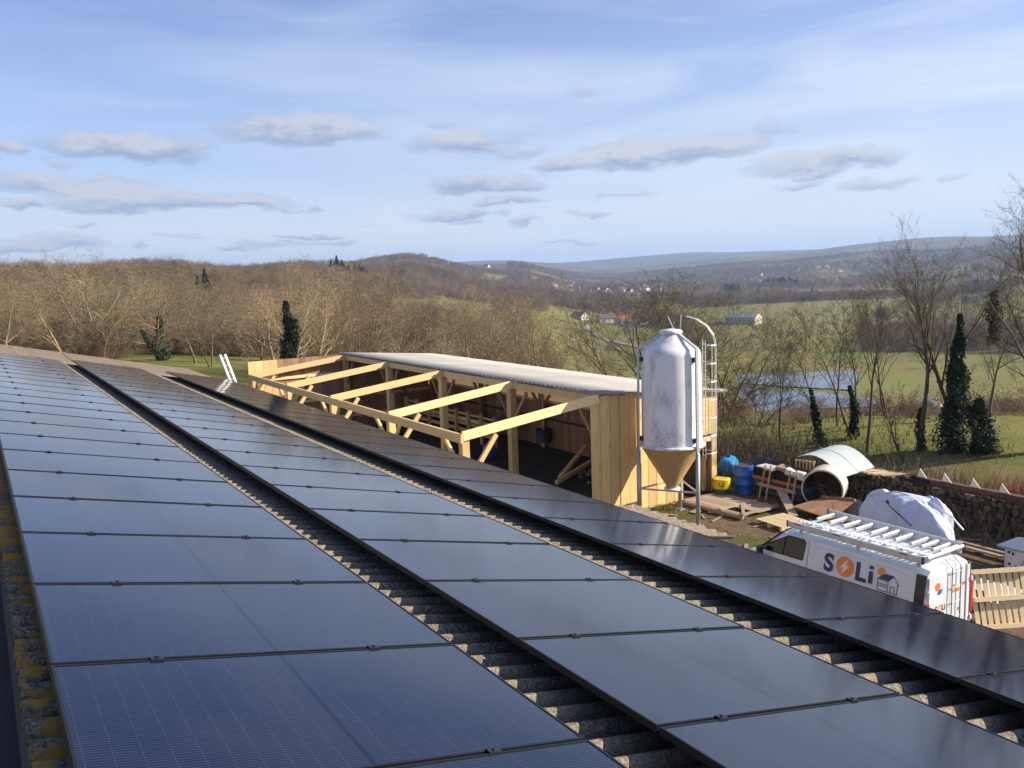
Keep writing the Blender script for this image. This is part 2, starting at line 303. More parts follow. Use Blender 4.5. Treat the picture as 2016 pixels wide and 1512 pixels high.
# ------------------------------------------------------------------ mesh helpers
def rootloc(p):
    while p is not None and p.parent is not None: p = p.parent
    return p.location if p is not None else Vector((0, 0, 0))
def link(o, parent=None):
    COL.objects.link(o)
    if parent is not None: o.parent = parent
    return o
def tag(o, label=None, cat=None, group=None, kind=None):
    if label: o['label'] = label
    if cat: o['category'] = cat
    if group: o['group'] = group
    if kind: o['kind'] = kind
    return o
def thing(name, loc, label, cat, group=None, rz=0):
    o = D.objects.new(name, None); o.location = loc; o.rotation_euler.z = rz; o.empty_display_size = .3
    COL.objects.link(o); return tag(o, label, cat, group)
def frame_of(d):
    d = Vector(d).normalized(); up = Vector((0, 0, 1)) if abs(d.z) < .95 else Vector((0, 1, 0))
    s = d.cross(up).normalized(); return d, s, s.cross(d)
class MB:
    def __init__(s): s.v = []; s.f = []; s.mi = []; s.cur = 0
    def add(s, vs, fs):
        o = len(s.v); s.v += [tuple(v) for v in vs]; s.f += [tuple(i+o for i in f) for f in fs]; s.mi += [s.cur]*len(fs); return s
    def box(s, c, sz, rot=None):
        c = Vector(c); vs = [Vector((x*sz[0]/2, y*sz[1]/2, z*sz[2]/2)) for x in (-1, 1) for y in (-1, 1) for z in (-1, 1)]
        if rot is not None: vs = [rot @ v for v in vs]
        return s.add([c+v for v in vs], [(0, 1, 3, 2), (4, 6, 7, 5), (0, 4, 5, 1), (2, 3, 7, 6), (0, 2, 6, 4), (1, 5, 7, 3)])
    def bar(s, a, b, w_, h_, up=None):
        a = Vector(a); b = Vector(b); d, sd, u = frame_of(b-a)
        if up is not None:
            u = Vector(up); sd = d.cross(u).normalized(); u = sd.cross(d)
        vs = [p+sd*x*w_/2+u*z*h_/2 for p in (a, b) for x in (-1, 1) for z in (-1, 1)]
        return s.add(vs, [(0, 1, 3, 2), (4, 6, 7, 5), (0, 4, 5, 1), (2, 3, 7, 6), (0, 2, 6, 4), (1, 5, 7, 3)])
    def tube(s, pts, r, n=8, caps=True):
        pts = [Vector(p) for p in pts]; rs = r if isinstance(r, (list, tuple)) else [r]*len(pts); vs = []
        for i, p in enumerate(pts):
            d = (pts[min(i+1, len(pts)-1)]-pts[max(i-1, 0)]); _, sd, u = frame_of(d)
            if i and sd.dot(ps) < 0: sd = -sd; u = -u
            ps = sd
            vs += [p+(sd*math.cos(2*math.pi*k/n)+u*math.sin(2*math.pi*k/n))*rs[i] for k in range(n)]
        fs = [(i*n+k, i*n+(k+1) % n, (i+1)*n+(k+1) % n, (i+1)*n+k) for i in range(len(pts)-1) for k in range(n)]
        if caps: fs += [tuple(range(n))[::-1], tuple(range((len(pts)-1)*n, len(pts)*n))]
        return s.add(vs, fs)
    def lathe(s, prof, c, n=32, a0=0, a1=2*math.pi, caps=False):
        c = Vector(c); full = abs(a1-a0-2*math.pi) < 1e-6; m_ = n if full else n+1; vs = []
        for r_, z in prof:
            vs += [c+Vector((r_*math.cos(a0+(a1-a0)*k/n), r_*math.sin(a0+(a1-a0)*k/n), z)) for k in range(m_)]
        fs = [(i*m_+k, i*m_+(k+1) % m_, (i+1)*m_+(k+1) % m_, (i+1)*m_+k) for i in range(len(prof)-1) for k in range(n)]
        if caps: fs += [tuple(range(n))[::-1], tuple(range((len(prof)-1)*m_, (len(prof)-1)*m_+n))]
        return s.add(vs, fs)
    def poly(s, pts, thick):                                  # flat polygon with thickness vector
        n = len(pts); t_ = Vector(thick); a = [Vector(p) for p in pts]
        return s.add(a+[p+t_ for p in a], [tuple(range(n))[::-1], tuple(range(n, 2*n))]+[(i, (i+1) % n, n+(i+1) % n, n+i) for i in range(n)])
    def build(s, name, m_, parent=None, smooth=False, local=False, bevel=0):
        me = D.meshes.new(name); off = Vector((0, 0, 0)) if local else rootloc(parent)
        me.from_pydata([tuple(Vector(v)-off) for v in s.v], [], s.f); 
        for k in (m_ if isinstance(m_, (list, tuple)) else [m_]): me.materials.append(k)
        if isinstance(m_, (list, tuple)): me.polygons.foreach_set('material_index', s.mi)
        bm = bmesh.new(); bm.from_mesh(me); bmesh.ops.recalc_face_normals(bm, faces=bm.faces); bm.to_mesh(me); bm.free()
        if smooth: me.shade_smooth()
        o = D.objects.new(name, me); link(o, parent)
        if bevel:
            b = o.modifiers.new('bevel', 'BEVEL'); b.width = bevel; b.segments = 2; b.limit_method = 'ANGLE'; b.angle_limit = R(35)
        return o
def smooth_by_angle(o, ang=40):
    me = o.data; me.shade_smooth()
    try: me.set_sharp_from_angle(angle=R(ang))
    except Exception: pass
    return o
def copy_tree(o, parent=None):
    c = o.copy(); COL.objects.link(c); c.parent = parent
    for ch in list(o.children): copy_tree(ch, c)
    return c
def np_mesh(name, V, F3, mats, smooth=False, midx=None):
    V = np.asarray(V, 'f4'); F3 = np.asarray(F3, 'i4'); k = F3.shape[1]
    me = D.meshes.new(name); me.vertices.add(len(V)); me.vertices.foreach_set('co', V.ravel())
    me.loops.add(F3.size); me.loops.foreach_set('vertex_index', F3.ravel())
    me.polygons.add(len(F3)); me.polygons.foreach_set('loop_start', np.arange(0, F3.size, k, dtype='i4')); me.polygons.foreach_set('loop_total', np.full(len(F3), k, 'i4'))
    if midx is not None: me.polygons.foreach_set('material_index', np.asarray(midx, 'i4'))
    for m_ in (mats if isinstance(mats, (list, tuple)) else [mats]): me.materials.append(m_)
    me.update(calc_edges=True); me.validate()
    if smooth: me.shade_smooth()
    return me
ORD = ['', 'first', 'second', 'third', 'fourth', 'fifth', 'sixth', 'seventh', 'eighth', 'ninth', 'tenth', 'eleventh', 'twelfth', 'thirteenth', 'fourteenth', 'fifteenth', 'sixteenth', 'seventeenth', 'eighteenth', 'nineteenth', 'twentieth', 'twenty-first', 'twenty-second', 'twenty-third', 'twenty-fourth', 'twenty-fifth', 'twenty-sixth']
G = -6.25                                                     # level of the yard

# ------------------------------------------------------------------ terrain
PX = [-900, 0, 300, 600, 800, 1000, 1200, 1500, 1800, 2016, 2900]
PR = {0: [(0, 0), (40, 310), (60, 210), (100, 125), (150, 95), (220, 62), (320, 25), (450, -6), (520, -14), (700, -6), (1500, 2), (4000, 2), (9500, 0)],
      300: [(40, 310), (60, 205), (90, 140), (125, 112), (160, 92), (240, 60), (340, 25), (460, -4), (560, -13), (700, -8), (1500, -5), (4000, 0), (9500, 0)],
      600: [(40, 310), (60, 212), (100, 140), (150, 112), (250, 80), (350, 48), (450, 24), (550, 2), (650, -12), (760, -18), (1000, -20), (1500, -15), (4000, -5), (9500, -5)],
      800: [(40, 310), (70, 235), (110, 195), (160, 165), (250, 125), (400, 80), (600, 40), (900, 12), (1300, -15), (2000, -40), (3000, -34), (5000, -20), (9500, -20)],
      1000: [(40, 310), (70, 262), (110, 235), (180, 190), (300, 135), (450, 95), (700, 60), (1000, 40), (1500, 20), (2200, -5), (3000, -24), (5000, -22), (8000, -27), (9500, -24)],
      1200: [(40, 310), (70, 265), (120, 226), (200, 200), (300, 184), (400, 166), (600, 111), (900, 74), (1300, 51), (2000, 33), (3000, 20), (4500, 3), (7000, -20), (9500, -26)],
      1500: [(40, 310), (60, 303), (100, 300), (150, 290), (200, 283), (240, 276), (400, 166), (600, 111), (900, 74), (1300, 51), (2000, 30), (2800, 10), (4000, -8), (6000, -24), (9500, -28)],
      1800: [(40, 310), (60, 303), (100, 300), (150, 290), (200, 283), (240, 276), (400, 166), (600, 111), (900, 74), (1300, 51), (2000, 22), (3000, -4), (4500, -26), (6500, -42), (9500, -30)],
      2016: [(40, 310), (60, 303), (100, 300), (150, 290), (200, 283), (240, 276), (400, 166), (600, 111), (900, 70), (1300, 40), (2000, 10), (3000, -16), (4500, -32), (6500, -40), (9500, -30)]}
PR[-900] = PR[0]; PR[2900] = PR[2016]
pa = np.array([math.atan((x-1008)/1658) for x in PX]); RD = np.concatenate([[0, 20, 32], np.geomspace(40, 9600, 110)])
PT = []
for x, a in zip(PX, pa):
    d, dy = zip(*[p for p in PR[x] if p[0] > 0]); d = np.array(d, float); raw = -d*np.array(dy)/1658; w_ = np.clip((-raw-18)/18, 0, 1); h = raw*(math.cos(a)*(1-w_)+w_)
    hh = np.interp(np.log(np.maximum(RD, 1)), np.log(d), h); hh[RD < 40] = G-EYE.z
    PT.append(hh)
PT = np.array(PT)
def vnoise(x, y, s, seed=0):
    x = x/s; y = y/s; xi = np.floor(x).astype(int); yi = np.floor(y).astype(int); fx = x-xi; fy = y-yi
    fx = fx*fx*(3-2*fx); fy = fy*fy*(3-2*fy)
    def h(a, b):
        n = (a*374761393+b*668265263+seed*1442695041) & 0x7fffffff; n = (n ^ (n >> 13))*1274126177 & 0x7fffffff
        return ((n ^ (n >> 16)) & 0xffff)/65535.
    return (h(xi, yi)*(1-fx)+h(xi+1, yi)*fx)*(1-fy)+(h(xi, yi+1)*(1-fx)+h(xi+1, yi+1)*fx)*fy
WATER_Z = EYE.z-39.6
def polar(X, Y):
    dx = np.asarray(X, float)-EYE.x; dy = np.asarray(Y, float)-EYE.y; d = np.hypot(dx, dy); a = np.arctan2(dx, dy)-YAW
    return d, (a+np.pi) % (2*np.pi)-np.pi
def terr(X, Y):
    X = np.asarray(X, float); Y = np.asarray(Y, float); d, a = polar(X, Y); ac = np.clip(a, pa[0], pa[-1])
    ai = np.clip(np.searchsorted(pa, ac)-1, 0, len(pa)-2); t = (ac-pa[ai])/(pa[ai+1]-pa[ai]); t = t*t*(3-2*t)
    ld = np.log(np.maximum(d, 1)); lr = np.log(np.maximum(RD, 1)); ri = np.clip(np.searchsorted(RD, d)-1, 0, len(RD)-2); s = np.clip((ld-lr[ri])/(lr[ri+1]-lr[ri]), 0, 1)
    h = (PT[ai, ri]*(1-s)+PT[ai, ri+1]*s)*(1-t)+(PT[ai+1, ri]*(1-s)+PT[ai+1, ri+1]*s)*t
    flat = np.clip((h+38)/6, 0, 1)
    far = np.clip((d-400)/1500, 0, 1)
    bump_ = (vnoise(X, Y, 60, 1)-.5)*1.2*np.clip((d-60)/100, 0, 1)*flat+(vnoise(X, Y, 420, 2)-.5)*16*far*flat+(vnoise(X, Y, 95, 4)-.5)*9*np.clip((d-190)/150, 0, 1)*flat*(a < .02)+(vnoise(X, Y, 230, 5)-.5)*10*np.clip((d-300)/400, 0, 1)*flat*(a < .1)+(vnoise(X, Y, 1500, 3)-.5)*60*np.clip((d-2500)/3000, 0, 1)+(vnoise(X, Y, 500, 6)-.5)*24*np.clip((d-1500)/2000, 0, 1)*flat
    h = h+bump_+EYE.z
    # the yard and buildings stand on a levelled terrace
    ex = np.maximum(np.maximum(X-25.5, -14-X), 0); ey = np.maximum(np.maximum(Y-41, -25-Y), 0); e = np.hypot(ex, ey)
    m_ = np.clip(1-e/7., 0, 1); m_ = m_*m_*(3-2*m_)
    return h*(1-m_)+G*m_
def woods(X, Y):                                             # where trees stand close (0..1)
    X = np.asarray(X, float); Y = np.asarray(Y, float); d, a = polar(X, Y); px = 1008+1658*np.tan(np.clip(a, -1.2, 1.2))
    n = vnoise(X, Y, 110, 11)*.6+vnoise(X, Y, 45, 12)*.4; n2 = vnoise(X*.5+Y*.2, Y*.8-X*.3, 160, 13)
    left = (px < 660) & (d > 135+60*np.clip((px-300)/300, 0, 1)) & ~((px > 585) & (px < 760) & (d > 610) & (d < 790)) & ~((px > 130) & (px < 182) & (d > 395) & (d < 470))
    mid = (px >= 660) & (px < 1040) & (d > 230) & (n > .36) & ~((px > 700) & (px < 980) & (d > 380) & (d < 640) & (n2 > .42))
    mid |= (px >= 660) & (px < 1040) & (d > 900)
    mid &= ~((px > 960) & (px < 1010) & (d > 1700) & (d < 2100))
    h1 = (px >= 1040) & (d > 1450) & (n > .36)
    h2 = (px > 1230) & (px < 1990) & (d > 930) & (d < 1120) & (n2 > .42)
    h3 = (px > 1700) & (d > 420) & (d < 520) & (n > .45)
    h4 = (px > 1040) & (px < 1300) & (d > 900) & (d < 1400) & (n > .5)
    h5 = (px >= 1040) & (d > 520) & (d < 1350) & (vnoise(X, Y, 150, 21) > .480) & (vnoise(X, Y, 150, 21) < .520)
    h6 = (px >= 1040) & (d > 340) & (d < 1200) & (np.abs(np.sin(d/95.+px/900.)) > .995)
    return (left | mid | h1 | h2 | h3 | h4 | h5)
angs = np.concatenate([np.linspace(-40, 40, 281), np.linspace(43, 317, 92)]); angs = np.radians(angs)+YAW
RR = np.concatenate([[0, 6, 12, 18, 24, 30, 36], np.geomspace(41, 9600, 190)])
na, nr = len(angs), len(RR)
GX = EYE.x+np.outer(RR, np.sin(angs)); GY = EYE.y+np.outer(RR, np.cos(angs)); GZ = terr(GX, GY)
V = np.stack([GX, GY, GZ], -1).reshape(-1, 3)
ii, jj = np.meshgrid(np.arange(nr-1), np.arange(na), indexing='ij'); j2 = (jj+1) % na
F = np.stack([ii*na+jj, (ii+1)*na+jj, (ii+1)*na+j2, ii*na+j2], -1).reshape(-1, 4)
def ground_build(t, b):
    g = t.new('ShaderNodeNewGeometry').outputs['Position']
    at = t.new('ShaderNodeAttribute', attribute_name='wood'); yd_ = t.new('ShaderNodeAttribute', attribute_name='yard')
    vo = t.new('ShaderNodeTexVoronoi', distance='EUCLIDEAN'); vo.inputs['Scale'].default_value = 1
    wob = t.new('ShaderNodeTexNoise'); t.link(g, wob.inputs['Vector']); wob.inputs['Scale'].default_value = .012
    wv = t.new('ShaderNodeVectorMath', operation='MULTIPLY_ADD'); t.link(wob.outputs['Color'], wv.inputs[0]); wv.inputs[1].default_value = (50, 50, 0); t.link(g, wv.inputs[2])
    t.link(t.mapping(wv.outputs[0], scale=(.0075, .0115, 0), rot=(0, 0, .5)), vo.inputs['Vector'])
    cell = t.new('ShaderNodeSeparateColor'); t.link(vo.outputs['Color'], cell.inputs[0])
    fld = t.ramp(cell.outputs[0], [(0, (.24, .225, .045)), (.25, (.14, .22, .03)), (.45, (.28, .23, .06)), (.65, (.10, .20, .03)), (.85, (.30, .235, .08)), (1, (.18, .225, .04))])
    n1 = t.noise(g, .09, 6, .65); n2 = t.noise(g, 1.1, 6, .7); n3 = t.noise(t.mapping(g, scale=(1, 1, .3)), 6, 6, .75)
    c = t.mix(t.ramp(n1, [(.38, 0), (.62, .85)]), fld, (.24, .18, .075))
    n5 = t.noise(t.mapping(g, scale=(1, 1, 0)), .022, 5, .6); c = t.mix(t.ramp(n5, [(.42, 0), (.6, .7)]), c, (.17, .15, .05))
    c = t.mix(t.ramp(n2, [(.4, 0), (.72, .6)]), c, (.10, .10, .035))
    wd = t.mix(t.ramp(n2, [(.3, 0), (.7, 1)]), (.17, .115, .065), (.10, .075, .045))
    c = t.mix(at.outputs['Fac'], c, wd)
    dirt = t.mix(t.ramp(n2, [(.3, 0), (.7, 1)]), (.17, .115, .07), (.085, .06, .042))
    dirt = t.mix(t.ramp(n3, [(.5, 0), (.7, .7)]), dirt, (.25, .19, .13))
    dirt = t.mix(t.ramp(t.noise(g, .55, 5, .7), [(.48, 0), (.6, .9)]), dirt, (.085, .10, .022))
    c = t.mix(yd_.outputs['Fac'], c, dirt)
    t.link(c, b.inputs['Base Color']); b.inputs['Roughness'].default_value = 1; b.inputs['Specular IOR Level'].default_value = .1
    bump(t, b, t.math('ADD', n3, n2), .7, .06)
M['ground'] = mat('fields_and_soil', build=ground_build)
me = np_mesh('ground', V, F, M['ground'], smooth=True)
wd = woods(GX, GY).astype('f4').ravel(); a_ = me.attributes.new('wood', 'FLOAT', 'POINT'); a_.data.foreach_set('value', wd)
ex = np.maximum(np.maximum(GX-26, -14-GX), 0); ey = np.maximum(np.maximum(GY-40, -25-GY), 0)
yy = np.clip(1-np.hypot(ex, ey)/4, 0, 1).astype('f4').ravel(); a_ = me.attributes.new('yard', 'FLOAT', 'POINT'); a_.data.foreach_set('value', yy)
gr = D.objects.new('ground', me); link(gr); tag(gr, kind='structure')

def ray_z(x, y, z):                                          # real point on a level plane seen at that place in the photo
    d = xr*((x-1008)/1658)+yd*((y-756)/1658)+Fw; t_ = (z-EYE.z)/d.z; return EYE+d*t_
def water(t, b):
    g = t.new('ShaderNodeNewGeometry').outputs['Position']; n = t.noise(g, .8, 4, .6)
    b.inputs['Base Color'].default_value = (.03, .04, .045, 1); b.inputs['Roughness'].default_value = .06; bump(t, b, n, .12, .05)
M['water'] = mat('pond_water', build=water)
def pond(pts, name, dz=0):
    Q_ = []; g_ = random.Random(len(pts))
    for i in range(len(pts)):
        (xa, ya), (xb2, yb2) = pts[i], pts[(i+1) % len(pts)]
        for k in range(6): f_ = k/6; Q_.append((xa+(xb2-xa)*f_+g_.gauss(0, 1.6), ya+(yb2-ya)*f_+g_.gauss(0, .45)))
    P = [ray_z(x, y, WATER_Z+dz) for x, y in Q_]; c = sum(P, Vector())/len(P); mb = MB()
    o = len(P); mb.v = [tuple(p) for p in P]+[(p.x+(p-c).normalized().x*1.5, p.y+(p-c).normalized().y*1.5, WATER_Z-1.5) for p in P]
    mb.f = [tuple(range(o))]+[(i, (i+1) % o, o+(i+1) % o, o+i) for i in range(o)]; mb.mi = [0]*len(mb.f)
    return tag(mb.build(name, M['water']), kind='structure')
pond([(1435, 747), (1460, 738), (1530, 736), (1600, 732), (1672, 729), (1688, 734), (1683, 768), (1640, 765), (1560, 761), (1500, 757), (1452, 754)], 'pond')
pond([(1440, 762), (1520, 767), (1600, 770), (1670, 778), (1715, 785), (1744, 794), (1700, 800), (1640, 803), (1595, 808), (1540, 812), (1470, 806), (1420, 790)], 'pond_near')

# ------------------------------------------------------------------ haze
hz = MB(); hz.box((0, 0, 115), (19600, 19600, 330)); hzm = D.materials.new('haze_air'); hzm.use_nodes = True; ht = NT(hzm.node_tree); ht.n.clear()
ho = ht.new('ShaderNodeOutputMaterial'); hv = ht.new('ShaderNodeVolumePrincipled'); ht.link(hv.outputs[0], ho.inputs['Volume'])
hv.inputs['Color'].default_value = (.45, .66, 1, 1); hv.inputs['Density'].default_value = 1.2e-4; hv.inputs['Anisotropy'].default_value = .1
tag(hz.build('haze', hzm), kind='stuff')

# ------------------------------------------------------------------ trees
def grow(seed, H, levels=4, stems=1, lean=0, spread=.9, n1=11, n2=7, n3=6, n4=5, tw=.028, trunk_r=None, bare=.3, upsweep=.35, blades=True):
    r = random.Random(seed); V = []; F = []
    def seg_tube(pts, rad, n):
        o = len(V)
        ps = None
        for i, p in enumerate(pts):
            d = pts[min(i+1, len(pts)-1)]-pts[max(i-1, 0)]; _, sd, u = frame_of(d)
            if ps is not None and sd.dot(ps) < 0: sd = -sd; u = -u
            ps = sd
            for k in range(n):
                a = 2*math.pi*k/n; V.append(p+(sd*math.cos(a)+u*math.sin(a))*rad[i])
        for i in range(len(pts)-1):
            for k in range(n):
                a, b_, c, d_ = o+i*n+k, o+i*n+(k+1) % n, o+(i+1)*n+(k+1) % n, o+(i+1)*n+k
                F.append((a, b_, c)); F.append((a, c, d_))
    def blade(p, q, wd):
        d = (q-p); s = d.cross(Vector((r.uniform(-1, 1), r.uniform(-1, 1), r.uniform(-1, 1))))
        if s.length < 1e-6: return
        s.normalize(); o = len(V); V.extend([p+s*wd/2, p-s*wd/2, q]); F.append((o, o+1, o+2))
    def branch(p, d, L, rad, lev):
        ns = (7, 5, 4, 3, 2)[min(lev, 4)]; pts = [p]; dirs = [d]
        cur = Vector(p); dd = Vector(d)
        for i in range(ns):
            dd = (dd+Vector((r.gauss(0, 1), r.gauss(0, 1), r.gauss(0, .7)))*(.07, .16, .22, .25, .3)[min(lev, 4)]+Vector((0, 0, 1))*(0, .10, .09, .07, .05)[min(lev, 4)]*upsweep*3).normalized()
            cur = cur+dd*L/ns; pts.append(cur.copy()); dirs.append(dd.copy())
        rads = [max(rad*(1-.82*i/ns), .004) for i in range(ns+1)]
        if lev >= levels:
            blade(pts[0], pts[1], tw); blade(pts[1], pts[-1], tw*.75); return
        seg_tube(pts, rads, (6, 5, 3, 3, 3)[min(lev, 4)])
        nk = (n1, n2, n3, n4)[min(lev, 3)]; nk = max(2, int(nk*r.uniform(.8, 1.2)))
        for k in range(nk):
            lo = bare if lev == 0 else .2
            f = lo+(1-lo)*(k+r.random())/nk; f = min(f, .999); x = f*ns; i = min(int(x), ns-1); q = pts[i].lerp(pts[i+1], x-i)
            a = r.uniform(0, 2*math.pi); _, sd, u = frame_of(dirs[i+1]); side = sd*math.cos(a)+u*math.sin(a)
            ang = r.uniform(.45, 1.0)*spread*(1 if lev else 1.05-.35*f)
            nd = (dirs[i+1]*math.cos(ang)+side*math.sin(ang)).normalized()
            if lev and nd.z < -.15: nd.z *= -.4; nd.normalize()
            l2 = L*((.62-.3*f) if lev == 0 else (.6-.22*f))*r.uniform(.75, 1.25)
            branch(q, nd, l2, rads[i]*.52, lev+1)
    for s in range(stems):
        a = s*2.4+r.random(); tl = lean if stems == 1 else r.uniform(.12, .5)
        d = Vector((math.sin(tl)*math.cos(a), math.sin(tl)*math.sin(a), math.cos(tl)))
        h = H*(1 if stems == 1 else r.uniform(.7, 1.0)); tr = (trunk_r or H*.016)*(1 if stems == 1 else .6)
        branch(Vector((.12*math.cos(a)*(stems > 1), .12*math.sin(a)*(stems > 1), -.3)), d, h, tr, 0)
    V = np.array(V); V *= H/np.quantile(V[:, 2], .995); return V, np.array(F)
def tree_mesh(name, m_, *a, **k):
    V, F = grow(*a, **k); return np_mesh(name, V, F, m_)
HI = [tree_mesh('bare_tree', M['bark'], s, 11, stems=st, n1=9 if st > 1 else 12, n2=7, n3=6, n4=5, spread=sp, tw=.026, trunk_r=.24, bare=br, upsweep=up)
      for s, st, sp, br, up in [(1, 1, 1.05, .25, .22), (2, 3, .95, .15, .3), (3, 1, 1.2, .2, .15), (4, 4, .9, .12, .35), (5, 1, .95, .3, .3), (6, 2, 1.05, .18, .25), (8, 3, 1.05, .1, .28)]]
LO = [tree_mesh('wood_tree', M['bark_far'], 30+s, 12, levels=3, stems=1+(s % 3 == 0), n1=13, n2=9, n3=7, tw=.065, bare=.22, spread=1.0, upsweep=.28) for s in range(6)]
def conifer_mesh(seed, H=11, wdt=2.3, n=1500):
    r = random.Random(seed); V = []; F = []
    for i in range(n):
        f = r.random()**.8; z = H*(.06+.94*f); rr = wdt*(1-f)**.85*(.55+.45*r.random())+.08; a = r.uniform(0, 6.283)
        p = Vector((math.cos(a)*rr*.35, math.sin(a)*rr*.35, z)); q = Vector((math.cos(a)*rr, math.sin(a)*rr, z-rr*.28+r.uniform(-.1, .2)))
        s = Vector((-math.sin(a), math.cos(a), r.uniform(-.5, .5)))*r.uniform(.15, .34); o = len(V); V += [p+s*.5, q, p-s, q+s+Vector((0, 0, -.25))]; F += [(o, o+1, o+2), (o, o+3, o+1)]
    o = len(V)
    for k in range(5): V.append(Vector((.16*math.cos(k*1.257), .16*math.sin(k*1.257), -.4)))
    V.append(Vector((0, 0, H*.97))); F += [(o+k, o+(k+1) % 5, o+5) for k in range(5)]
    return np_mesh('conifer', np.array(V), np.array(F), M['conifer'])
CON = [conifer_mesh(s) for s in (1, 2, 3)]
def ivy_mesh(seed, path, rad, n, leaf=.085, mat_=None):
    n = int(n*1.9); r = random.Random(seed); V = []; F = []; L = len(path)-1
    for i in range(n):
        f = r.random()*L; k = min(int(f), L-1); p = Vector(path[k]).lerp(Vector(path[k+1]), f-k); rr = rad[k]*(1-(f-k))+rad[k+1]*(f-k)
        a = r.uniform(0, 6.283); el_ = r.uniform(-.6, .6)
        lump = .70+.28*math.sin(p.z*2.3+seed+a)+.22*math.sin(p.z*5.1+2*a+seed*2)+.16*math.sin(p.z*9+5*a); q = p+Vector((math.cos(a)*math.cos(el_), math.sin(a)*math.cos(el_), math.sin(el_)))*rr*max(.3, lump)*(.45+.6*r.random()**.5)*(r.uniform(1.1, 1.75) if r.random() < .07 else 1)
        nv = (q-p).normalized(); nv = (nv+Vector((r.gauss(0, .9), r.gauss(0, .9), r.gauss(0, .9)))).normalized(); _, s, u = frame_of(nv); h = leaf*r.uniform(.6, 1.3)
        o = len(V); V += [q+s*h*.5, q+u*h*.55, q-s*h*.5, q-u*h*.55]; F.append((o, o+1, o+2, o+3))
    return np_mesh('ivy', np.array(V), np.array(F), mat_ or M['ivy'])

def at_px(x, d):                                             # ground point at distance d in the direction of image column x
    a = YAW+math.atan((x-1008)/1658); X = EYE.x+d*math.sin(a); Y = EYE.y+d*math.cos(a); return X, Y, float(terr(X, Y))
def crown(loc, me, h, name, label, cat='tree', group=None, rz=None, H0=11., w_=1.):
    o = D.objects.new(name, me); o.location = loc; s = h/H0; o.scale = (s*w_, s*w_, s); o.rotation_euler.z = rnd.uniform(0, 6.28) if rz is None else rz
    link(o); return tag(o, label, cat, group)

# foreground trees at the right of the yard: each its own mesh, trunk > ivy
def fore_tree(x, d, h, label, seed, m_='bark_d', lean=0, stems=1, spread=.75, bare=.3, ivy=None, rz=0, trunk_r=None, n1=10, n2=6, n3=5, n4=4, up=.36, w_=1, tw=.017):
    h = h*.94*math.cos(math.atan((x-1008)/1658))
    loc = Vector(at_px(x, d)); t = thing('bare_tree', loc, label, 'tree')
    V, F = grow(seed, h, stems=stems, lean=lean, spread=spread, bare=bare, n1=n1, n2=n2, n3=n3, n4=n4, tw=tw, trunk_r=trunk_r or h*.014, upsweep=up)
    V[:, 0] *= w_; V[:, 1] *= w_
    o = D.objects.new('trunk_and_crown', np_mesh('trunk_and_crown', V, F, M[m_])); link(o, t)
    o.rotation_euler.z = rz
    if ivy:
        path, rad, n = ivy; i = D.objects.new('ivy', ivy_mesh(seed, path, rad, n)); link(i, t)
    return t
V3 = Vector
fore_tree(1545, 38, 7.2, 'slender dark bare tree forking low, just behind the blue drum', 41, stems=2, spread=.7, bare=.35, rz=1)
fore_tree(1628, 37, 6.6, 'bare tree leaning left with ivy up its lower trunk, behind the white curved sheet', 42, lean=.05, spread=.9, ivy=([(-0, 0, 0), (-.35, .1, 1.2), (-.6, .2, 2.4)], [.30, .20, .07], 1300), rz=2)
fore_tree(1690, 38, 7.2, 'bare tree with an ivy-clad forked trunk standing right above the white curved sheet', 43, stems=2, spread=.7, ivy=([(0, 0, 0), (.05, 0, .9), (-.25, .1, 2.1)], [.30, .22, .08], 1300), rz=.4)
fore_tree(1716, 36, 8.2, 'thin bare sapling, straight stemmed, between the ivy fork and the tall pale trunk', 44, spread=.6, bare=.45, n1=9, rz=3)
fore_tree(1655, 40, 6.4, 'thin bare tree in front of the pond with no ivy on it', 45, spread=.7, bare=.4, n1=9, rz=5)
fore_tree(1822, 36, 9.9, 'tall bare tree with ivy only round its foot, left of the ivy column', 46, spread=.7, bare=.42, trunk_r=.17, n1=13, n2=7, ivy=([(0, 0, -.1), (0, 0, .8), (.05, 0, 1.7)], [.24, .2, .08], 800), rz=1.3)
fore_tree(1800, 34.5, 3.9, 'crooked dark sapling bowing left beside the tall bare tree', 47, lean=.55, spread=.8, bare=.4, n1=7, trunk_r=.1, rz=2.6)
fore_tree(1893, 36, 10.9, 'tall bare tree whose trunk is a thick column of dark ivy', 48, spread=.65, bare=.4, trunk_r=.2, n1=14, n2=7, ivy=([(0, 0, -.2), (-.1, 0, 1.2), (0, 0, 2.8), (.05, 0, 3.9), (0, 0, 5.2)], [.60, .62, .44, .24, .08], 6500), rz=.8)
iv = D.objects.new('ivy_bush', ivy_mesh(77, [(0, 0, -.1), (0, 0, .8), (0, .1, 2.1)], [.55, .6, .2], 2600)); iv.location = at_px(1945, 35.5); link(iv); tag(iv, 'round dark ivy bush at the right foot of the ivy-clad column tree', 'bush')
fore_tree(1960, 46, 8.4, 'smaller bare tree with an ivy-topped trunk, between the ivy column and the right edge', 49, spread=.8, bare=.3, ivy=([(0, 0, 3.6), (0, 0, 5.0), (.1, 0, 6.0)], [.3, .45, .15], 1200), rz=2)
fore_tree(2075, 36, 12.6, 'big bare tree cut by the right edge, the tallest against the sky', 50, spread=.95, bare=.2, trunk_r=.24, n1=17, n2=8, n3=6, rz=1.8, w_=1.0)
fore_tree(1870, 41, 9.8, 'slim bare tree standing just behind the ivy column', 51, spread=.55, bare=.4, n1=10, rz=2.2)
fore_tree(1760, 44, 8.0, 'small bare tree above the tyre on the wood pile', 52, stems=2, spread=.7, bare=.3, n1=9, rz=.2)
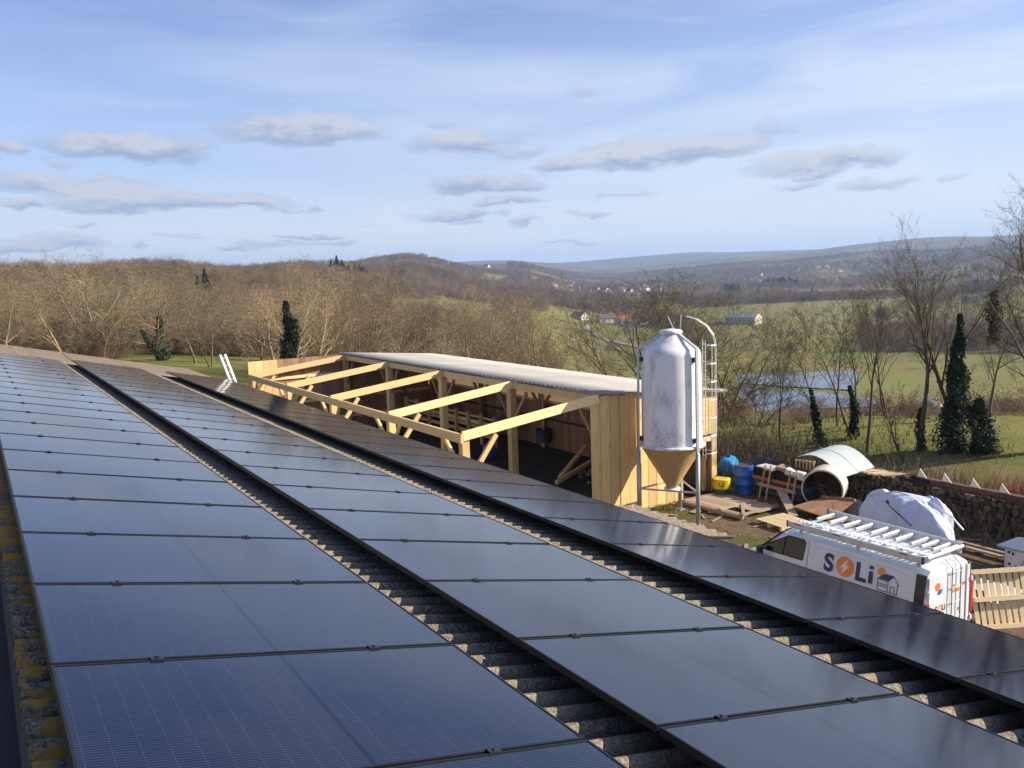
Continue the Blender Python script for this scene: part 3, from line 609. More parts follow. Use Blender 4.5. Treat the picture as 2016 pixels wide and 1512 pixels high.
fore_tree(1312, 50, 9.6, 'wide bare willow right behind the feed silo', 53, stems=6, spread=.85, bare=.22, n1=10, n2=7, up=.25, rz=.5, w_=1.55)
fore_tree(1425, 47, 7.6, 'low bare willow spreading right of the silo above the barn corner', 54, stems=5, spread=.9, bare=.15, n1=9, up=.1, rz=1.5, w_=1.6)
fore_tree(1255, 55, 10.0, 'upright bare tree directly behind the barn roof, left of the silo', 55, stems=2, spread=.6, bare=.35, n1=10, up=.5, rz=.5)
fore_tree(1165, 60, 6.4, 'small grey bare tree above the far edge of the barn roof', 56, stems=3, spread=.95, bare=.2, n1=9, rz=2.5, w_=1.3)
fore_tree(1490, 40, 3.4, 'bare thicket of saplings behind the blue drum', 57, stems=5, spread=.6, bare=.2, n1=8, rz=2.5, w_=1.3)

# trees behind the barn and left edge of the wood, individually
LBL = 'bare winter tree of the row behind the new barn'
ROWB = [(612, 64, 9.6, 1), (640, 72, 10.8, 3), (672, 68, 10.2, 3), (705, 76, 11, 1), (735, 70, 10.6, 6), (770, 82, 10.2, 0), (800, 74, 10.8, 6), (832, 70, 9.6, 2), (850, 86, 11.6, 4), (885, 78, 9.8, 0), (915, 72, 9.2, 2),
        (942, 80, 11.2, 3), (968, 74, 12.2, 5), (995, 82, 12.6, 1), (1020, 76, 12.0, 3), (1045, 84, 11.4, 6), (1068, 74, 8.6, 2), (655, 90, 12, 5), (780, 95, 12, 3), (900, 98, 12, 1), (700, 60, 8, 5), (860, 62, 7.4, 6), (1100, 88, 8, 0)]
for i, (x, d, h, v) in enumerate(sorted(ROWB)):
    crown(at_px(x, d), HI[v], h*.92, 'bare_tree', 'bare winter tree, %s from the left of the row behind the barn' % ORD[i+1], 'tree', 'bare trees behind the barn', w_=rnd.uniform(1.1, 1.45))
ROWL = [(-60, 88, 12, 0), (20, 84, 8.6, 2), (45, 92, 9.4, 5), (98, 90, 9.8, 2), (150, 104, 12.5, 3), (185, 98, 12.8, 1), (235, 110, 12, 3), (128, 86, 7.6, 0), (330, 96, 9.6, 2), (385, 84, 7.0, 0), (415, 80, 7.2, 5), (445, 104, 10, 1), (480, 98, 8.6, 6),
        (515, 92, 7.6, 0), (540, 84, 9.2, 2), (270, 118, 10, 6), (300, 125, 11, 4), (360, 122, 11.5, 3), (420, 128, 12, 1), (470, 130, 12, 3), (505, 120, 10.5, 5), (560, 118, 11, 6), (75, 112, 11.5, 1), (5, 108, 12, 3), (205, 88, 7.4, 4)]
for i, (x, d, h, v) in enumerate(sorted(ROWL)):
    crown(at_px(x, d), HI[v], h*.86, 'bare_tree', 'bare winter tree, %s from the left along the near edge of the wood' % ORD[i+1], 'tree', 'bare trees at the near edge of the left wood', w_=rnd.uniform(1.15, 1.5))
def ivy_post(x, d, path, rad, n, label, seed, h=8, hv=2):
    loc = Vector(at_px(x, d)); t = thing('ivy_tree', loc, label, 'tree'); s = h/11
    o = D.objects.new('trunk_and_crown', HI[hv]); o.scale = (s, s, s); link(o, t); i = D.objects.new('ivy', ivy_mesh(seed, path, rad, n, .14)); link(i, t); return t
ivy_post(573, 60, [(0, 0, 0), (0, 0, 2.2), (.1, 0, 4.6), (-.1, 0, 6.2)], [.75, .8, .55, .12], 5200, 'tall dark ivy-covered tree standing left of the barn, above its far end', 61, 7.6, 0)
ivy_post(322, 90, [(.1, 0, 0), (-.1, 0, 1.7), (-.15, 0, 4.2)], [1.0, .6, .25], 1500, 'ivy-clad bare tree beyond the roof edge, upright of the leaning pair', 62, 9.5, 2)
ivy_post(306, 88, [(.6, 0, 0), (-.2, 0, 1.4), (-1.0, 0, 3.0)], [.5, .42, .2], 900, 'ivy-clad stump leaning left, partner of the upright ivy tree', 63, 3, 0)
ivy_post(160, 96, [(0, 0, 0), (-.2, 0, 1.2), (-.1, 0, 2.8)], [.8, .5, .2], 700, 'low ivy-wrapped trunk above the left part of the roof', 64, 9, 6)

# individual trees of the woods: the nearest ones, then the far wood as one mass
def scatter(n, dmin, dmax, amin, amax, seed, need=True, power=1.):
    g = np.random.default_rng(seed); a = g.uniform(amin, amax, n); u = g.random(n); d = np.sqrt(dmin**2+(dmax**2-dmin**2)*u**power)
    X = EYE.x+d*np.sin(a+YAW); Y = EYE.y+d*np.cos(a+YAW)
    k = woods(X, Y) if need else np.ones(n, bool); return X[k], Y[k], d[k]
X, Y, d = scatter(1300, 130, 300, R(-40), R(3), 5); 
sel = []
for x, y in zip(X, Y):
    if all((x-a)**2+(y-b)**2 > 30 for a, b in sel): sel.append((x, y))
    if len(sel) >= 235: break
for i, (x, y) in enumerate(sel):
    dd = math.hypot(x-EYE.x, y-EYE.y); me_ = HI[i % 7] if dd < 210 else LO[i % 6]; h = rnd.uniform(7.5, 11)
    crown((x, y, float(terr(x, y))-.2), me_, h, 'wood_tree', 'bare tree inside the brown wood on the left hillside', 'tree', 'bare trees inside the left hillside wood', H0=11 if dd < 210 else 12, w_=rnd.uniform(1.2, 1.6))

def instances(name, X, Y, variants, hmin, hmax, seed, H0=12., wide=1.25, dens=None):
    g = np.random.default_rng(seed); n = len(X); Z = terr(X, Y)-.3
    me = D.meshes.new(name); me.vertices.add(n); me.vertices.foreach_set('co', np.stack([X, Y, Z], -1).astype('f4').ravel())
    s = g.uniform(hmin, hmax, n)/H0; a = me.attributes.new('sc', 'FLOAT_VECTOR', 'POINT'); a.data.foreach_set('vector', np.stack([s*wide, s*wide, s], -1).astype('f4').ravel())
    a = me.attributes.new('rot', 'FLOAT_VECTOR', 'POINT'); z0 = np.zeros(n); a.data.foreach_set('vector', np.stack([z0, z0, g.uniform(0, 6.28, n)], -1).astype('f4').ravel())
    a = me.attributes.new('pick', 'INT', 'POINT'); a.data.foreach_set('value', g.integers(0, len(variants), n).astype('i4'))
    o = D.objects.new(name, me); link(o)
    ng = D.node_groups.new(name, 'GeometryNodeTree'); ng.interface.new_socket('Geometry', in_out='INPUT', socket_type='NodeSocketGeometry'); ng.interface.new_socket('Geometry', in_out='OUTPUT', socket_type='NodeSocketGeometry')
    N = ng.nodes; L = ng.links; gi = N.new('NodeGroupInput'); go = N.new('NodeGroupOutput'); jn = N.new('GeometryNodeJoinGeometry')
    def attr(nm, ty):
        q = N.new('GeometryNodeInputNamedAttribute'); q.data_type = ty; q.inputs['Name'].default_value = nm; return q.outputs[0]
    sc_, ro, pk = attr('sc', 'FLOAT_VECTOR'), attr('rot', 'FLOAT_VECTOR'), attr('pick', 'INT')
    for i, v in enumerate(variants):
        src = D.objects.new(name+'_source', v)              # never linked to the scene: only a mesh holder for the instancer
        oi = N.new('GeometryNodeObjectInfo'); oi.inputs['Object'].default_value = src; oi.inputs['As Instance'].default_value = True
        cp = N.new('FunctionNodeCompare'); cp.data_type = 'INT'; cp.operation = 'EQUAL'; L.new(pk, cp.inputs[2]); cp.inputs[3].default_value = i
        ip = N.new('GeometryNodeInstanceOnPoints'); L.new(gi.outputs[0], ip.inputs['Points']); L.new(cp.outputs[0], ip.inputs['Selection'])
        L.new(oi.outputs['Geometry'], ip.inputs['Instance']); L.new(ro, ip.inputs['Rotation']); L.new(sc_, ip.inputs['Scale']); L.new(ip.outputs[0], jn.inputs[0])
    L.new(jn.outputs[0], go.inputs[0]); md = o.modifiers.new('scatter', 'NODES'); md.node_group = ng
    return tag(o, kind='stuff')
X, Y, d = scatter(5200, 290, 800, R(-38), R(3), 6); instances('hillside_wood', X, Y, LO, 7.5, 12, 7, wide=1.5)
X, Y, d = scatter(9000, 800, 2300, R(-34), R(3), 8); instances('far_hill_wood', X, Y, LO, 10, 15, 9, wide=1.5)
X, Y, d = scatter(30000, 340, 1350, R(0), R(36), 10); instances('hedgerow_trees', X, Y, LO, 6, 12, 11, wide=1.35)
X, Y, d = scatter(14000, 1350, 4200, R(0), R(36), 12); instances('valley_wood', X, Y, LO, 9, 15, 13, wide=1.9)

BU = [tree_mesh('bush', M['bark_far'], 60+s, 3.2, levels=3, stems=7, n1=7, n2=6, n3=4, tw=.04, bare=.05, spread=.8, upsweep=.3, trunk_r=.03) for s in range(4)]
def scatter2(n, dmin, dmax, x0, x1, seed):
    g = np.random.default_rng(seed); px = g.uniform(x0, x1, n); a = np.arctan((px-1008)/1658); d = np.sqrt(dmin**2+(dmax**2-dmin**2)*g.random(n)); return EYE.x+d*np.sin(a+YAW), EYE.y+d*np.cos(a+YAW)
parts_ = [scatter2(620, 88, 150, -150, 235, 21), scatter2(800, 128, 300, 200, 620, 22), scatter2(900, 62, 240, 575, 1100, 23), scatter2(160, 96, 130, 300, 560, 24)]
instances('undergrowth', np.concatenate([p[0] for p in parts_]), np.concatenate([p[1] for p in parts_]), BU, 2.0, 4.6, 25, H0=3.2)
parts_ = [scatter2(130, 44, 80, 1080, 2100, 26), scatter2(40, 120, 215, 1080, 2150, 27), scatter2(70, 350, 560, 1080, 2150, 28)]
instances('valley_scrub', np.concatenate([p[0] for p in parts_]), np.concatenate([p[1] for p in parts_]), BU, .7, 2.4, 29, H0=3.2, wide=1.5)
crown(at_px(216, 505), HI[2], 17, 'bare_tree', 'big solitary bare tree rising above the left skyline of the wood', 'tree', w_=1.1)
crown(at_px(100, 480), HI[0], 13, 'bare_tree', 'lower solitary bare tree on the skyline near the left edge', 'tree', w_=1.3)
parts_ = [scatter2(150, 300, 620, 1060, 2150, 41), scatter2(330, 620, 1350, 1060, 2150, 42)]
xs_ = np.concatenate([p[0] for p in parts_]); ys_ = np.concatenate([p[1] for p in parts_]); dd_, aa_ = polar(xs_, ys_); px_ = 1008+1658*np.tan(aa_)
ok_ = ~((dd_ < 380) & (px_ > 1400) & (px_ < 1770)) & ~((np.abs(px_-1468) < 60) & (dd_ < 660)); instances('field_trees', xs_[ok_], ys_[ok_], LO, 4, 9, 43, wide=1.4)
# conifers picked out by the photograph
for (x, d, h, lab) in [(402, 262, 12.5, 'left and shorter of two dark conifers in the brown hillside wood'), (416, 268, 14.5, 'right and taller of two dark conifers in the brown hillside wood')]:
    crown(at_px(x, d), CON[0], h, 'conifer', lab, 'conifer', w_=1.2)
for i in range(15):
    x = 664+i*5.2+rnd.uniform(-2, 2); crown(at_px(x, 860+rnd.uniform(-30, 30)), CON[i % 3], rnd.uniform(16, 23) if i < 5 or 8 < i < 13 else 14, 'conifer', 'dark conifer of the clump on the left skyline', 'conifer', 'conifers on the left skyline', w_=1.4)
for (x0, x1, d, n, hh, nm) in [(1432, 1460, 1500, 8, 16, 'dark conifer of the small clump left of the village'), (1502, 1572, 1750, 18, 17, 'dark conifer of the long clump below the village'), (1548, 1562, 1180, 4, 11, 'dark conifer beside the brown wood strip'), (1600, 1612, 1200, 3, 11, 'dark conifer in the strip of wood right of the poplars'), (1900, 1960, 1150, 12, 14, 'dark conifer behind the white farmhouse at right')]:
    for i in range(n):
        crown(at_px(x0+(x1-x0)*(i+rnd.random())/n, d+rnd.uniform(-25, 25)), CON[i % 3], hh*rnd.uniform(.75, 1.1), 'conifer', nm, 'conifer', nm.replace('dark conifer', 'conifers').replace(' of the', ' in the'), w_=1.6)
for i in range(3):
    crown(at_px(1560+i*9, 1000), LO[i], 19, 'poplar', 'tall pale bare poplar above the wood strip beyond the barn', 'tree', 'three bare poplars', H0=12, w_=.4)

# brambles and rough growth round the yard edge
def brush(name, pts, n, h, m_, wd=.02, spread=1.2, seed=3, z0=None):
    g = random.Random(seed); V = []; F = []
    for i in range(n):
        (x, y) = g.choice(pts); x += g.gauss(0, spread); y += g.gauss(0, spread); z = float(terr(x, y)) if z0 is None else z0
        p = V3((x, y, z)); d = V3((g.gauss(0, .5), g.gauss(0, .5), 1)).normalized(); hh = h*g.uniform(.3, 1.1); s = V3((g.uniform(-1, 1), g.uniform(-1, 1), 0)).normalized()*wd
        q = p+d*hh; r_ = q+V3((g.gauss(0, .4)*hh, g.gauss(0, .4)*hh, -.25*hh+g.uniform(0, .3)*hh)); o = len(V); V += [p+s, p-s, q, q+s*.5, r_]; F += [(o, o+1, o+2), (o+2, o+3, o+4)]
    ob = D.objects.new(name, np_mesh(name, np.array(V), np.array(F), m_)); link(ob); return tag(ob, kind='stuff')
brush('bramble_thicket', [(24.8, y) for y in range(4, 22)]+[(26.4, y) for y in range(4, 22)]+[(23.8, 18), (23.8, 19), (24.5, 20)], 9000, 1.2, M['brush'], .014)
brush('rough_grass', [(25.2+i*.8, y) for i in range(9) for y in range(2, 34, 2)], 9000, .45, M['grassblade'], .02, 1.5, 4)
brush('yard_grass', [(19.3, 16.1), (18.3, 16.2), (17.4, 16.2), (22.7, 17.3), (22.4, 16.9), (19.9, 15.9), (22.9, 15.9)], 2600, .14, M['grassblade'], .012, .45, 5)
brush('red_shrub_twigs', [(26.6, 9.1), (26.9, 9.6), (26.8, 8.4), (26.9, 7.8)], 1300, 1.1, M['redtwig'], .014, .5, 6)

# ------------------------------------------------------------------ far buildings
def house_meshes(w_, l_, h_, rh, wallm, roofm):
    a = MB(); a.box((0, 0, h_/2), (w_, l_, h_)); a.add([(-w_/2, -l_/2, h_), (w_/2, -l_/2, h_), (0, -l_/2, h_+rh)], [(0, 1, 2)]); a.add([(-w_/2, l_/2, h_), (w_/2, l_/2, h_), (0, l_/2, h_+rh)], [(0, 1, 2)])
    b = MB(); o_ = .4; b.poly([(-w_/2-o_, -l_/2-o_, h_-.3), (0, -l_/2-o_, h_+rh+.02), (0, l_/2+o_, h_+rh+.02), (-w_/2-o_, l_/2+o_, h_-.3)], (0, 0, .25)); b.poly([(w_/2+o_, -l_/2-o_, h_-.3), (w_/2+o_, l_/2+o_, h_-.3), (0, l_/2+o_, h_+rh+.02), (0, -l_/2-o_, h_+rh+.02)], (0, 0, .25))
    c = MB()
    for y in (-.3, .0, .3): c.box((w_/2+.02, y*l_, h_*.45), (.06, 1.1, 1.4)); c.box((-w_/2-.02, y*l_, h_*.45), (.06, 1.1, 1.4))
    for x in (-.22, .22): c.box((x*w_, -l_/2-.02, h_*.45), (1.1, .06, 1.4))
    return a, b, c, wallm, roofm
M['hwall'] = mat('far_house_render', (.66, .62, .55), .9); M['hroof'] = mat('far_brown_tiles', (.16, .10, .08), .9); M['hroof_r'] = mat('far_orange_tiles', (.45, .15, .07), .9); M['hroof_g'] = mat('far_grey_roof', (.22, .22, .23), .8)
M['hwin'] = mat('far_window', (.03, .035, .045), .2)
def far_house(x, d, sz, rz, label, cat='house', group=None, wm='hwall', rm='hroof', windows=True, name='house'):
    t = thing(name, at_px(x, d), label, cat, group, rz=rz); a, b, c, _, _ = house_meshes(*sz, None, None)
    o = a.build('wall', M[wm], t, local=True); b.build('roof', M[rm], t, local=True)
    if windows:
        for bb in range(0, len(c.v), 8):
            q = MB(); q.v = c.v[bb:bb+8]; q.f = [(0, 1, 3, 2), (4, 6, 7, 5), (0, 4, 5, 1), (2, 3, 7, 6), (0, 2, 6, 4), (1, 5, 7, 3)]; q.mi = [0]*6; q.build('window', M['hwin'], t, local=True)
    return t
M['beigewall'] = mat('beige_cladding', (.55, .45, .33), .85)
far_house(1468, 640, (15, 22, 5.0, 3.2), R(202), 'large pale farm hangar with grey roof and beige gable in the valley', 'hangar', wm='beigewall', rm='hroof_g', windows=False, name='hangar')
far_house(1420, 632, (6, 8, 2.2, .8), YAW+R(-70), 'low grey-blue shed left of the beige hangar', 'shed', wm='hroof_g', rm='hroof_g', windows=False, name='shed')
far_house(1145, 690, (9, 12, 3.5, 3.2), R(10), 'old farmhouse with orange tiled roof among trees in the valley', 'farmhouse', rm='hroof_r')
far_house(1200, 700, (10, 16, 3.5, 3), R(70), 'long barn with brown roof beside the lane in the valley', 'barn', rm='hroof')
far_house(1228, 668, (8, 9, 3.2, 2.6), R(100), 'small house with bright orange roof behind the silo top', 'house', rm='hroof_r')
far_house(1262, 655, (8, 34, 2.6, 1.6), YAW+R(90), 'long low whitish shed behind the top of the silo', 'shed', rm='hroof_g', windows=False, name='shed')
far_house(1325, 660, (8, 20, 2.8, 1.6), YAW+R(90), 'short whitish shed just right of the silo cap', 'shed', rm='hroof_g', windows=False, name='shed')
far_house(1918, 900, (9, 12, 3.5, 3), R(60), 'white farmhouse in front of dark conifers at right', 'farmhouse', rm='hroof_g')
far_house(1692, 1230, (9, 26, 3.5, 2.5), YAW+R(85), 'white farm buildings on the green field edge at right', 'farmhouse', rm='hroof_g')
far_house(1836, 255, (3, 3.4, 2.3, .9), R(20), 'small cream garden shed beyond the pond', 'shed', rm='hwall', windows=False, name='shed')
far_house(1866, 250, (3, 5, 2.0, .8), R(60), 'low cream shed right of the small garden shed', 'shed', rm='hwall', windows=False, name='shed')
VH = thing('house', at_px(1500, 2500), 'white village house on the far hillside', 'house', 'white houses of the far village'); a, b, c, _, _ = house_meshes(9, 13, 4.5, 3.5, 0, 0); a.build('wall', M['hwall'], VH, local=True); b.build('roof', M['hroof'], VH, local=True)
for i in range(58):
    o = copy_tree(VH)
    if i < 24: x = rnd.uniform(1120, 1310); d = rnd.uniform(1500, 2100); o['label'] = 'white house of the village left of the conifer clumps'; o['group'] = 'houses of the left village'
    elif i < 50: x = rnd.gauss(1665, 60) if i % 2 else rnd.uniform(1490, 1740); d = rnd.uniform(1900, 2700)
    else: x = rnd.uniform(880, 1100); d = rnd.uniform(1700, 2400); o['label'] = 'lone white house at the foot of the middle hills'; o['group'] = 'scattered houses at the foot of the middle hills'
    o.location = at_px(x, d); o.location.z += 3.5; o.rotation_euler.z = rnd.uniform(0, 3); s = rnd.uniform(.8, 1.2); o.scale = (s, s, s)

# lane and paths in the valley
def ribbon(name, pts, wdt, m_, dz=.35):
    V = []; F = []; P = [Vector(at_px(x, d)) for x, d in pts]; Q = []
    for i in range(len(P)-1):
        for k in range(6): Q.append(P[i].lerp(P[i+1], k/6))
    Q.append(P[-1])
    for i, p in enumerate(Q):
        d = Q[min(i+1, len(Q)-1)]-Q[max(i-1, 0)]; n = V3((-d.y, d.x, 0)).normalized()*wdt/2
        for s in (-1, 1):
            q = p+n*s; V.append((q.x, q.y, float(terr(q.x, q.y))+dz))
    F = [(2*i, 2*i+1, 2*i+3, 2*i+2) for i in range(len(Q)-1)]
    o = D.objects.new(name, np_mesh(name, np.array(V), np.array(F), m_)); link(o); return tag(o, kind='structure')
M['lane'] = mat('pale_lane', (.30, .27, .23), .9)
ribbon('lane', [(1165, 640), (1160, 600), (1185, 530), (1215, 490), (1245, 470), (1290, 440)], 5, M['lane'])
ribbon('path', [(1080, 500), (1120, 470), (1180, 450), (1230, 440)], 4, M['lane'])
# ------------------------------------------------------------------ the panelled roof
SL = R(12.7); CS, SN = math.cos(SL), math.sin(SL)
def rp(v, Y, h=0): return V3((v*CS+h*SN, Y, -v*SN+h*CS))       # point v metres down the slope, h above the panel plane
RH = -.150                                                     # crests of the sheets lie this far below the panel tops
PITCHW = .1795
house = thing('farm_building', (3.5, 12, G), 'farm building under the camera with lichened corrugated roof carrying the solar panels', 'building')
wl = MB(); wl.box((3.2, 12.6, (G-2.6)/2), (7.4, 37, -G-2.6)); wl.build('wall', M['wallplaster'], house)
def sheet_mesh(L, nw, amp, pitch, matl, name='roof_sheet', th=.008, sub=12):
    # corrugations run along local x; waves along local y; top crest at z=0
    n = nw*sub; V = []; F = []
    for ix, x in enumerate(np.linspace(0, L, 4)):
        for k in range(n+1):
            y = k*pitch/sub; z = amp*(math.cos(2*math.pi*(y/pitch)))-amp
            V.append((x, y, z))
    nv = len(V); V += [(x, y, z-th) for x, y, z in V]
    for a in range(3):
        for k in range(n):
            i = a*(n+1)+k; F.append((i, i+n+1, i+n+2, i+1)); F.append((nv+i, nv+i+1, nv+i+n+2, nv+i+n+1))
    for k in range(n):
        F.append((k, k+1, nv+k+1, nv+k)); j = 3*(n+1)+k; F.append((j, nv+j, nv+j+1, j+1))
    for e in (0, n):
        for a in range(3): i = a*(n+1)+e; j = i+n+1; F.append((i, nv+i, nv+j, j))
    return np_mesh(name, np.array(V), np.array(F), matl, smooth=True)
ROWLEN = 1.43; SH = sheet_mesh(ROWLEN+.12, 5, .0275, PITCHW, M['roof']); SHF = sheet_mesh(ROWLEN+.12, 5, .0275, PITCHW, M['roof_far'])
for me_ in (SH, SHF):
    try: me_.set_sharp_from_angle(angle=R(50))
    except Exception: pass
rows0 = -.02
Ymin, Yend = -7.2, 30.9
for r_ in range(5):
    y = Ymin; k = 0
    while y < Yend-.01:
        far = y > 24.3
        if not (r_ == 4 and False):
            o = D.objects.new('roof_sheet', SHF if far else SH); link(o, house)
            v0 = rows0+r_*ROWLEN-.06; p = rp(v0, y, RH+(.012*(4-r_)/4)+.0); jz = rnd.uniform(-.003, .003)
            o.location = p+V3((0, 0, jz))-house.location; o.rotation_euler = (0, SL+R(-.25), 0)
        y += 5*PITCHW; k += 1
for k in range(2):                                            # two longer sheets still showing below the lowest panels
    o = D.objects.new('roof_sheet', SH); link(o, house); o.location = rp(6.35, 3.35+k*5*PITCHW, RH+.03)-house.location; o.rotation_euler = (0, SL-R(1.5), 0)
# other side of the ridge, in the shade
for k in range(43):
    y = Ymin+k*5*PITCHW
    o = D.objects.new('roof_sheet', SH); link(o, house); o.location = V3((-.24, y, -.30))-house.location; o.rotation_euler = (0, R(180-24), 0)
rb = MB(); rb.box((-.20, 12, -.32), (.12, 38, .12)); rb.build('ridge_beam', M['gapdark'], house)
fc = MB(); fc.bar(rp(-.1, Yend+.02, RH-.15), rp(7.1, Yend+.02, RH-.15), .04, .2); fc.build('bargeboard', M['oldwood'], house)
# pale mortar fillets on the far strip
for (v, y0, y1) in [(1.0, 29.6, 30.9), (2.6, 26.6, 30.9)]:
    f_ = MB(); f_.bar(rp(v, y0, RH+.02), rp(v+.1, y1, RH+.02), .10, .03); f_.build('mortar_fillet', M['rubble'], house)

# panels
def build_panel():
    t = thing('solar_panel', (0, 0, 0), 'x', 'solar panel', 'black solar panels on the roof')
    f = .011; hgt = .035; fr = MB()
    for (x0, x1, y0, y1) in ((0, PL, 0, f), (0, PL, PW-f, PW), (0, f, f, PW-f), (PL-f, PL, f, PW-f)):
        fr.box(((x0+x1)/2, (y0+y1)/2, -hgt/2), (x1-x0, y1-y0, hgt))
    fr.build('frame', M['frame'], t, local=True)
    g = MB(); g.box((PL/2, PW/2, -.006), (PL-2*f, PW-2*f, .006)); g.build('glass', M['glass'], t, local=True)
    for x in (.41, 1.44):
        c = MB(); c.box((x, PW+.010, .003), (.055, .040, .007)); c.box((x, PW+.010, -.03), (.03, .012, .06)); c.tube([(x, PW+.010, .006), (x, PW+.010, .013)], .0085, 6); c.build('clamp', M['clamp'], t, local=True)
    return t
proto = build_panel(); first = True
COLS = [(0.0, 0.0, 'left', 20), (2.339, .024, 'middle', 21), (5.02, .11, 'right', 21)]
rails = []
for v0, off, nm, nend in COLS:
    kmin = -3
    for k in range(kmin, nend):
        o = proto if first else copy_tree(proto); first = False
        o.location = rp(v0, k*1.154+off+.010, 0); o.rotation_euler = (0, SL+R(rnd.uniform(-.06, .06)), 0); o.rotation_euler.x = R(rnd.uniform(-.06, .06))
        i = k+2
        o['label'] = ('solar panel of the %s column %s the bottom edge of the photo' % (nm, 'cut by' if i == 0 else 'just below') if i < 1 else 'black solar panel, %s from the bottom of the photo in the %s column' % (ORD[i], nm))
    # mounting rails under each column
    for x in (.41, 1.44):
        rl = MB(); rl.bar(rp(v0+x, -3*1.154, -.065), rp(v0+x, nend*1.154+.05, -.065), .04, .04)
        rails.append((rl, nm, x))
for rl, nm, x in rails:
    tag(rl.build('mounting_rail', M['alu_m']), '%s aluminium rail under the %s column of solar panels' % ('upper' if x < 1 else 'lower', nm), 'rail', 'rails under the panels')

# white aluminium ladder standing against the far end of the eave
ld = thing('ladder', (7.45, 25.4, G), 'white aluminium ladder rising above the far right corner of the panelled roof', 'ladder')
A0, A1 = V3((8.35, 24.9, G)), V3((7.02, 26.15, -.86)); side = V3((.19, .11, 0))
for s in (0, 1):
    b_ = MB(); b_.bar(A0+side*s, A1+side*s, .13, .05); b_.build('stile', M['whitebox'], ld)
for k in range(22):
    p = A0.lerp(A1, (k+.5)/22); b_ = MB(); b_.bar(p, p+side, .035, .035); b_.build('rung', M['alu'], ld)

# ------------------------------------------------------------------ the barn
XR_, ZR = 16.16, -2.22; XF_ = 11.19; XB = 21.35; YG = 16.69; YF = 38.0
barn = thing('barn', (16.2, 27, G), 'new timber barn with corrugated roof on its far half only and bare rafters in front', 'barn')
zr = lambda x: ZR+(x-XR_)*(-2.66-ZR)/(XB-XR_)                # roof line of the far slope
# near gable boards
x = XR_+.02; i = 0
while x < XB-.02:
    wd_ = min(.40+rnd.uniform(-.03, .03), XB-x); zt = zr(x+wd_/2)-.06; zb = G-.05 if x < 19.35 else -4.12
    if XB-x-wd_ < .12: wd_ = XB-x
    b_ = MB(); b_.box((x+wd_/2, YG+rnd.uniform(-.012, .012), (zt+zb)/2), (wd_-.022, .03, zt-zb)); b_.build('board', M['pine'], barn); x += wd_
b_ = MB(); b_.box((XB-.13, YG+.12, (-4.1+G)/2), (.24, .2, -4.1-G+.1)); b_.build('post', M['pine'], barn)
b_ = MB(); b_.box((21.0, YG+.3, (-5.0+G)/2), (.14, .14, -5.0-G)); b_.build('post', M['pine'], barn)
for z_, x0_, x1_ in ((-3.0, XR_, XB), (-4.3, XR_, XB), (-5.6, XR_, 19.3)):
    b_ = MB(); b_.bar((x0_+.02, YG+.07, z_), (x1_-.02, YG+.07, z_), .08, .15); b_.build('rail', M['pine_x'], barn)
# dark interior partition seen through the opening
x = 19.3
while x < 21.2:
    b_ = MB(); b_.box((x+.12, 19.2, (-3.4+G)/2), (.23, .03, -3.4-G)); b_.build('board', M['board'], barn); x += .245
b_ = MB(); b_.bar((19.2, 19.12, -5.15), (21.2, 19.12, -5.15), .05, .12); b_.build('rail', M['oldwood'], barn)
POSTY = [16.86, 21.8, 27.1, 32.4, 37.8]
for i, y in enumerate(POSTY):
    b_ = MB(); b_.box((XR_, y, (-2.52+G)/2), (.27, .27, -2.52-G)); b_.build('post', M['pine'], barn, bevel=.008)           # ridge posts
    if i < 5:
        zt = -3.12; b_ = MB(); b_.box((XF_+.16, y-.02, (zt+.24+G)/2), (.24, .22, zt+.24-G)); b_.build('post', M['pine'], barn, bevel=.008)
    # rafter of the open half
    b_ = MB(); b_.bar((XF_+.03, y-.16, -2.93), (XR_-.02, y-.16, -2.36), .09, .27); b_.build('rafter', M['pine_x'], barn, bevel=.006)
    # braces
    b_ = MB(); b_.bar((XF_+.28, y-.16, -4.15), (XF_+1.15, y-.16, -3.0), .09, .14); b_.build('brace', M['pine'], barn)
    for s in (-1, 1):
        if (s < 0 and i == 0) or (s > 0 and i == 4): continue
        b_ = MB(); b_.bar((XF_+.14, y+s*.12, -4.0), (XF_+.05, y+s*.95, -3.12), .08, .11); b_.build('brace', M['pine'], barn)
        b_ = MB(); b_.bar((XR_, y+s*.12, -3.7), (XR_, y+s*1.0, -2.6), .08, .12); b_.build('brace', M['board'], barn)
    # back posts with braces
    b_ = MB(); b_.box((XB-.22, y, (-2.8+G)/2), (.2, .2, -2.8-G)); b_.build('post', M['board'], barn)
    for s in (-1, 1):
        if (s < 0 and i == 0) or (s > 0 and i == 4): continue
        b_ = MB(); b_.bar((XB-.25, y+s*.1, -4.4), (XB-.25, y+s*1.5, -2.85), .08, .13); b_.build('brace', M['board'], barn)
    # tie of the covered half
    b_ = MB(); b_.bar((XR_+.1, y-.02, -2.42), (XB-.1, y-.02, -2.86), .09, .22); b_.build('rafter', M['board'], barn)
b_ = MB(); b_.box((XF_, (YG+YF)/2, -2.99), (.11, YF-YG+.1, .26)); b_.build('eave_beam', M['pine_y'], barn, bevel=.006)
for i in range(4):
    y0, y1 = POSTY[i], POSTY[i+1]; b_ = MB(); b_.box((XR_, (y0+y1)/2, -2.40), (.12, y1-y0-.02, .24)); b_.build('ridge_beam', M['pine_y'], barn)
for i in range(3):
    b_ = MB(); xx = 17.4+i*1.35; b_.box((xx, (YG+YF)/2+.1, zr(xx)-.14), (.07, YF-YG-.3, .12)); b_.build('purlin', M['board'], barn)
